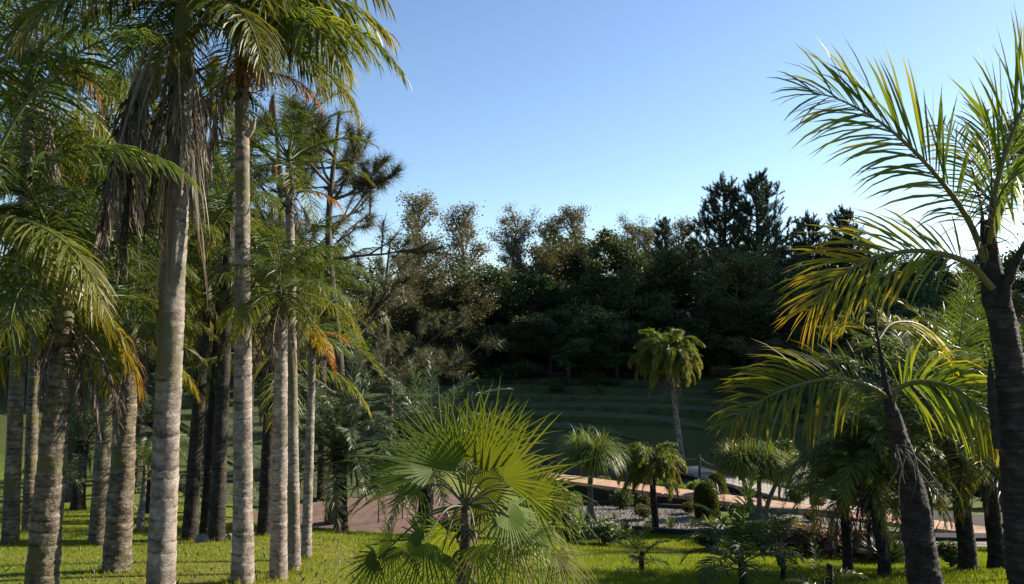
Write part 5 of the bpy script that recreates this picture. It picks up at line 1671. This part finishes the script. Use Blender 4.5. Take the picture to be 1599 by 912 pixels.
# young palms on the near lawn
palm('young_palm', 1000, 12.0, 1000, 878, 'tiny palm with a thin stem standing on the bright lawn', None, kind='areca', n=8, scale=.52, r=(.035, .028, .024), mat='trunk_dark', ring=.06, seed=101, shaft=.1, fibre=False)
palm('young_palm', 1156, 10.0, 1157, 872, 'bushy glossy young palm at the lower right of the lawn', None, kind='areca', n=20, scale=.72, r=(.05, .045, .04), mat='trunk_dark', ring=.06, seed=102, shaft=.15, fibre=False)
palm('young_palm', 1218, 11.0, 1212, 850, 'thin young palm just right of the bushy glossy one', None, kind='areca', n=8, scale=.52, r=(.04, .034, .03), mat='trunk_dark', ring=.06, seed=103, shaft=.12, fibre=False)
palm('young_palm', 1290, 9.0, 1286, 915, 'dark forked seedling palm cut by the lower picture edge', None, kind='areca', n=6, scale=.4, r=(.035, .03, .028), mat='trunk_dark', ring=.06, seed=104, shaft=.08, fibre=False)
# thin stakes by the paving
for px, d, h, lb in [(593, 24.0, 2.2, 'thin dark stake left of the fan palm near the paving'), (630, 24.5, 2.6, 'thin dark stake nearest the fan palm beside the paving')]:
    geo = Geo()
    tube(geo, [[0, 0, -.1], [.01, 0, h * .5], [0, .01, h]], [.025, .022, .02], 6)
    tag(link('stake', geo.mesh('stake', [M['wood']]), None, G(px, d)), lb, 'stake')

# ================================================================== TREES BEHIND
WG = 'trees of the wood behind the basin'
bt = [broad_tree(('b', i), 200 + i, 10, 2, 4.2, 19000, .165, 'broad', low=.08) for i in range(3)]
ot = [broad_tree(('o', i), 220 + i, 10, 2, 3.9, 15000, .155, 'olive', low=.10, clump=.8) for i in range(2)]
st = [broad_tree(('s', i), 240 + i, 11, 3, 3.2, 9500, .10, 'sparse', 'bark_pale', limbs=22, low=.2, clump=.8, bare=True, tall=True) for i in range(3)]
fl = broad_tree(('f', 0), 260, 9, 3, 3.4, 3000, .22, 'broad', limbs=14, low=.55, clump=.8, flat=True)
pd = [pine_dense(('p', i), 270 + i, 14, 6.2) for i in range(2)]
pc = pine_dense(('pc', 0), 280, 10, 2.2, n_br=40)
pp = [pompom_pine(('pp', i), 290 + i, 9.0) for i in range(2)]
pk = pompom_pine(('pk', 0), 295, 11.0, candle=True, cr=2.6, wid=.02)


def top_h(px, d, py):
    return float(P(px, py, d)[2] - G(px, d)[2])


SKY = [('sparse_tree', st[0], 655, 70, 322, 11, 'tall airy half-bare tree, first on the skyline right of the palm grove'),
       ('sparse_tree', st[1], 718, 68, 344, 11, 'airy half-bare tree, second on the skyline right of the palm grove'),
       ('sparse_tree', st[2], 806, 78, 345, 11, 'thin bare-branched tree standing alone in the skyline dip'),
       ('sparse_tree', st[0], 893, 80, 338, 11, 'slim bare tree just above the flat-topped dark tree'),
       ('sparse_tree', st[1], 862, 79, 356, 11, 'bare-twigged tree left of the flat-topped dark tree'),
       ('flat_tree', fl, 905, 74, 370, 9, 'small flat-topped dark tree on the skyline'),
       ('sparse_tree', st[2], 984, 80, 357, 11, 'small wispy tree on the skyline above the dark dome tree'),
       ('sparse_tree', st[0], 1012, 82, 368, 11, 'wispy low tree left of the narrow conifer'),
       ('conifer', pc, 1034, 76, 345, 10, 'narrow dark conifer left of the twin pines'),
       ('sparse_tree', st[1], 1066, 78, 358, 11, 'wispy tree just right of the narrow conifer'),
       ('pine_tree', pd[0], 1134, 72, 284, 14, 'left one of the two tall dark pines on the skyline'),
       ('pine_tree', pd[1], 1186, 71, 277, 14, 'right one of the two tall dark pines, highest on the skyline'),
       ('pine_tree', pd[0], 1266, 78, 338, 14, 'smaller pine right of the twin pines'),
       ('pine_tree', pd[1], 1318, 76, 328, 14, 'broad pine beside the yellow frond tips on the right'),
       ('broad_tree', bt[0], 978, 60, 384, 10, 'large dark dome-shaped tree in the middle of the wood'),
       ('broad_tree', ot[0], 1146, 58, 408, 10, 'small golden-leaved tree in front of the twin pines'),
       ('broad_tree', ot[1], 868, 66, 385, 10, 'brownish leafy tree below the flat-topped tree'),
       ('broad_tree', ot[0], 640, 58, 430, 10, 'olive-brown tree beside the hanging pine boughs'),
       ('broad_tree', ot[1], 705, 57, 440, 10, 'warm olive tree in the sunlit part of the wood'),
       ('broad_tree', bt[1], 770, 62, 430, 10, 'mid-green tree filling the skyline dip'),
       ]
for nm, me, px, d, py, bh, lb in SKY:
    wd = 1.0
    h = top_h(px, d, py) * (1.2 if nm == 'sparse_tree' else 1.0)
    if nm in ('broad_tree',):
        wd = max(1.0, 1.0 * 10 / h * .9)
    place_tree(nm, me, px, d, lb, WG, h, bh, wide=wd)
# the shaded mass of the wood: alike trees nothing tells apart
rng = np.random.default_rng(55)
mass = []
for px in np.arange(820, 1560, 52):
    mass.append((px + rng.uniform(-15, 15), rng.uniform(60, 66), np.interp(px, [820, 950, 1050, 1200, 1300, 1560], [455, 420, 400, 420, 430, 440]) + rng.uniform(-8, 14)))
for px in np.arange(840, 1500, 66):
    mass.append((px + rng.uniform(-20, 20), rng.uniform(54, 57), rng.uniform(470, 510)))
for px in np.arange(800, 1600, 70):
    mass.append((px + rng.uniform(-20, 20), rng.uniform(74, 80), np.interp(px, [800, 1000, 1300, 1600], [425, 390, 385, 415]) + rng.uniform(-6, 12)))
for px, d, py in mass:
    h = max(4.5, top_h(px, d, py))
    place_tree('broad_tree', bt[rng.integers(0, 3)], px, d, 'dark leafy tree in the deep shade of the wood behind the amphitheatre', WG, h, 10, wide=max(.8, 9.0 / h * .85))
for px in np.arange(560, 860, 46):
    d = rng.uniform(54, 66)
    h = max(4, top_h(px, d, rng.uniform(445, 500)))
    place_tree('broad_tree', (ot + bt)[rng.integers(0, 4)], px + rng.uniform(-15, 15), d, 'low leafy tree in the half-sunlit left part of the wood', WG, h, 10, wide=max(.8, 8.0 / h * .85))
# behind the grove
for px in np.arange(-260, 600, 62):
    d = rng.uniform(44, 58)
    h = max(4, top_h(px, d, rng.uniform(400, 470)))
    place_tree('broad_tree', (bt + ot)[rng.integers(0, 4)], px + rng.uniform(-20, 20), d, 'leafy tree glimpsed between the trunks behind the palm grove', WG, h, 10, wide=max(.8, 8.5 / h * .85))
# right side, nearer bushes and trees below the far hill
for px, d, py, lb in [(1180, 48, 540, 'greyish bushy tree right of the lone palm in shade'), (1290, 44, 548, 'greyish round tree above the drooping dark palm'), (1420, 46, 505, 'bushy tree below the yellow frond of the edge palm'), (1500, 52, 480, 'russet-tinged bushy tree left of the edge palm trunk'), (1590, 50, 470, 'russet-tinged bushy tree right of the edge palm trunk'), (1560, 80, 425, 'far bushy tree in the gap beside the edge palm')]:
    h = max(2.5, top_h(px, d, py))
    place_tree('broad_tree', ot[0] if 'russet' in lb or 'grey' in lb else bt[2], px, d, lb, WG, h, 10, wide=max(.8, 6.5 / h * .8))
# trees beyond the right edge that shade the basin
for x, y, h in [(60, 69, 22), (68, 72, 24), (76, 76, 25), (63, 77, 25), (71, 82, 26), (81, 84, 27), (67, 89, 25), (78, 94, 26), (89, 90, 27), (75, 104, 25), (89, 104, 26)]:
    px = 799.5 + FPX * x / y
    place_tree('broad_tree', bt[rng.integers(0, 3)], px, y, 'tall leafy tree of the wood beyond the right picture edge', WG, h, 10, wide=.6)

# open pines behind the grove
place_tree('pine_tree', pp[0], 520, 24, 'open pine with round needle tufts reaching right into the sky', 'long-needled pines behind the grove', top_h(520, 24, 175), 9, rotz=.3)
place_tree('pine_tree', pp[1], 606, 34, 'open pine with hanging tufts right of the date palm', 'long-needled pines behind the grove', top_h(606, 34, 372), 9)
place_tree('pine_tree', pp[1], 430, 30, 'pine seen through the gap between the tall palms', 'long-needled pines behind the grove', top_h(430, 30, 150), 9)
place_tree('pine_tree', pk, 118, 26, 'pine with upright brown cone tips behind the left palms', 'long-needled pines behind the grove', top_h(118, 26, 110), 11)
place_tree('pine_tree', pk, 215, 30, 'pine with brown cone tips above the dead palm skirt', 'long-needled pines behind the grove', top_h(215, 30, 112), 11)
place_tree('pine_tree', pk, 330, 32, 'dark pine between the two tall pale palms', 'long-needled pines behind the grove', top_h(330, 32, 120), 11)

# ================================================================== GRASS
rng = np.random.default_rng(8)
def grass(name, n, dmin, dmax, pxmin, pxmax, h, wd, label, dry=0.0):
    d = np.sqrt(rng.uniform(dmin ** 2, dmax ** 2, n))
    px = rng.uniform(pxmin, pxmax, n)
    x = (px - 799.5) / FPX * d
    r = np.hypot(x - AMC[0], d - AMC[1])
    keep = ~((r < 9.2) & (d > 22.8) & (x < 3))
    x, d = x[keep], d[keep]
    n = len(x)
    z = gz(x, d)
    az = rng.uniform(0, 6.283, n)
    lean = rng.uniform(.1, .7, n)
    hh = h * rng.uniform(.5, 1.3, n) * (1 + d / 60)
    ww = wd * (0.6 + d / 14)
    B = np.column_stack([x, d, z - .01])
    tip = B + np.column_stack([np.cos(az) * lean * hh, np.sin(az) * lean * hh, hh])
    a2 = az + rng.uniform(1, 2, n)
    wv = np.column_stack([np.cos(a2), np.sin(a2), np.zeros(n)]) * (ww * .5)[:, None]
    V = np.stack([B - wv, B + wv, tip], 1).reshape(-1, 3)
    b3 = np.arange(n) * 3
    geo = Geo()
    patch = .5 + .5 * np.sin(x * .8 + 1.7 * np.sin(d * .5)) * np.sin(d * .9 + x * .3)
    geo.add(V, np.stack([b3, b3 + 1, b3 + 2], 1), 0, np.repeat(np.clip(.12 + .5 * patch * patch + dry + rng.normal(0, .16, n), 0, 1), 3))
    tag(link(name, geo.mesh(name, [M['grass']], smooth=False)), label, 'grass', kind='stuff')


grass('grass', 330000, 5, 24.5, 560, 1750, .06, .012, 'bright green lawn grass on the middle and right slope')
grass('grass', 200000, 6, 25, -250, 560, .035, .010, 'drier short lawn grass under the palm grove', dry=.26)

# ------------------------------------------------------------------ loose stones and fallen leaves
def scatter_stones(name, n, polys, size, mat, label):
    V, F = [], []
    oct_ = np.array([[1, 0, 0], [-1, 0, 0], [0, 1, 0], [0, -1, 0], [0, 0, 1], [0, 0, -1.]])
    of = np.array([[0, 2, 4], [2, 1, 4], [1, 3, 4], [3, 0, 4], [2, 0, 5], [1, 2, 5], [3, 1, 5], [0, 3, 5]])
    px0, px1, d0, d1 = polys
    px = rng.uniform(px0, px1, n)
    d = rng.uniform(0, 1, n) * (d1(px) - d0(px)) + d0(px)
    x = (px - 799.5) / FPX * d
    z = gz(x, d) + .05
    s = size * rng.uniform(.4, 1.5, n) ** 1.5
    V = np.stack([x, d, z], 1)[:, None, :] + oct_[None] * s[:, None, None] * rng.uniform(.6, 1.2, (n, 1, 3)) * np.array([1, 1, .7])
    V = V + rng.normal(0, .12, V.shape) * s[:, None, None]
    F = (np.arange(n) * 6)[:, None, None] + of[None]
    geo = Geo()
    geo.add(V.reshape(-1, 3), F.reshape(-1, 3), 0, 0)
    tag(link(name, geo.mesh(name, [mat], smooth=False)), label, 'gravel', kind='stuff')


M['pebble'] = rough_mat('pebble', [(0.3, (0.09, 0.08, 0.065)), (0.5, (0.19, 0.17, 0.14)), (0.72, (0.36, 0.33, 0.29))], scale=3.5, world=True, bump=.3)
scatter_stones('gravel', 9000, (880, 1115, lambda p: np.interp(p, [880, 960, 1115], [25.2, 24.9, 25.0]), lambda p: np.interp(p, [880, 960, 1060, 1115], [30.4, 31, 29.2, 27])), .035, M['pebble'], 'loose stones of the gravel bed around the ponytail palm')
scatter_stones('gravel', 8000, (1190, 1660, lambda p: np.interp(p, [1190, 1330, 1660], [24.6, 23.6, 21.8]), lambda p: np.interp(p, [1190, 1290, 1420, 1660], [27, 26.6, 24.3, 22.5])), .03, M['pebble'], 'loose stones of the silvery gravel bed')
n = 1500
d = rng.uniform(7, 24, n)
px = rng.uniform(-200, 700, n)
x = (px - 799.5) / FPX * d
geo = Geo()
leaf_cloud(geo, np.column_stack([x, d, gz(x, d) + .04]), .028, rng, 0, None, 3.2, 3.5)
tag(link('fallen_leaves', geo.mesh('fallen_leaves', [M['dead']], smooth=False)), 'scattered brown fallen leaves on the lawn under the palms', 'leaves', kind='stuff')

feet = [(o.location.x, o.location.y) for o in bpy.data.objects if o.get('category') == 'palm tree' and o.location.y < 26]
bx_, by_, hh_ = [], [], []
for fx, fy in feet:
    m = 260
    r_ = np.abs(rng.normal(0.17, .12, m)) + .06
    a_ = rng.uniform(0, 6.283, m)
    bx_.append(fx + r_ * np.cos(a_)); by_.append(fy + r_ * np.sin(a_)); hh_.append(.16 * np.exp(-r_ / .25) * rng.uniform(.4, 1.6, m))
bx_, by_, hh_ = map(np.concatenate, (bx_, by_, hh_))
n = len(bx_)
B = np.column_stack([bx_, by_, gz(bx_, by_) - .01])
D = norm(np.column_stack([rng.normal(0, .35, n), rng.normal(0, .35, n), np.ones(n)]))
geo = Geo()
needles(geo, B, D, hh_ + .03, .014, np.clip(rng.normal(.55, .25, n), 0, 1), rng)
tag(link('grass', geo.mesh('grass', [M['grass']], smooth=False)), 'longer unmown grass tufts round the palm feet', 'grass', kind='stuff')
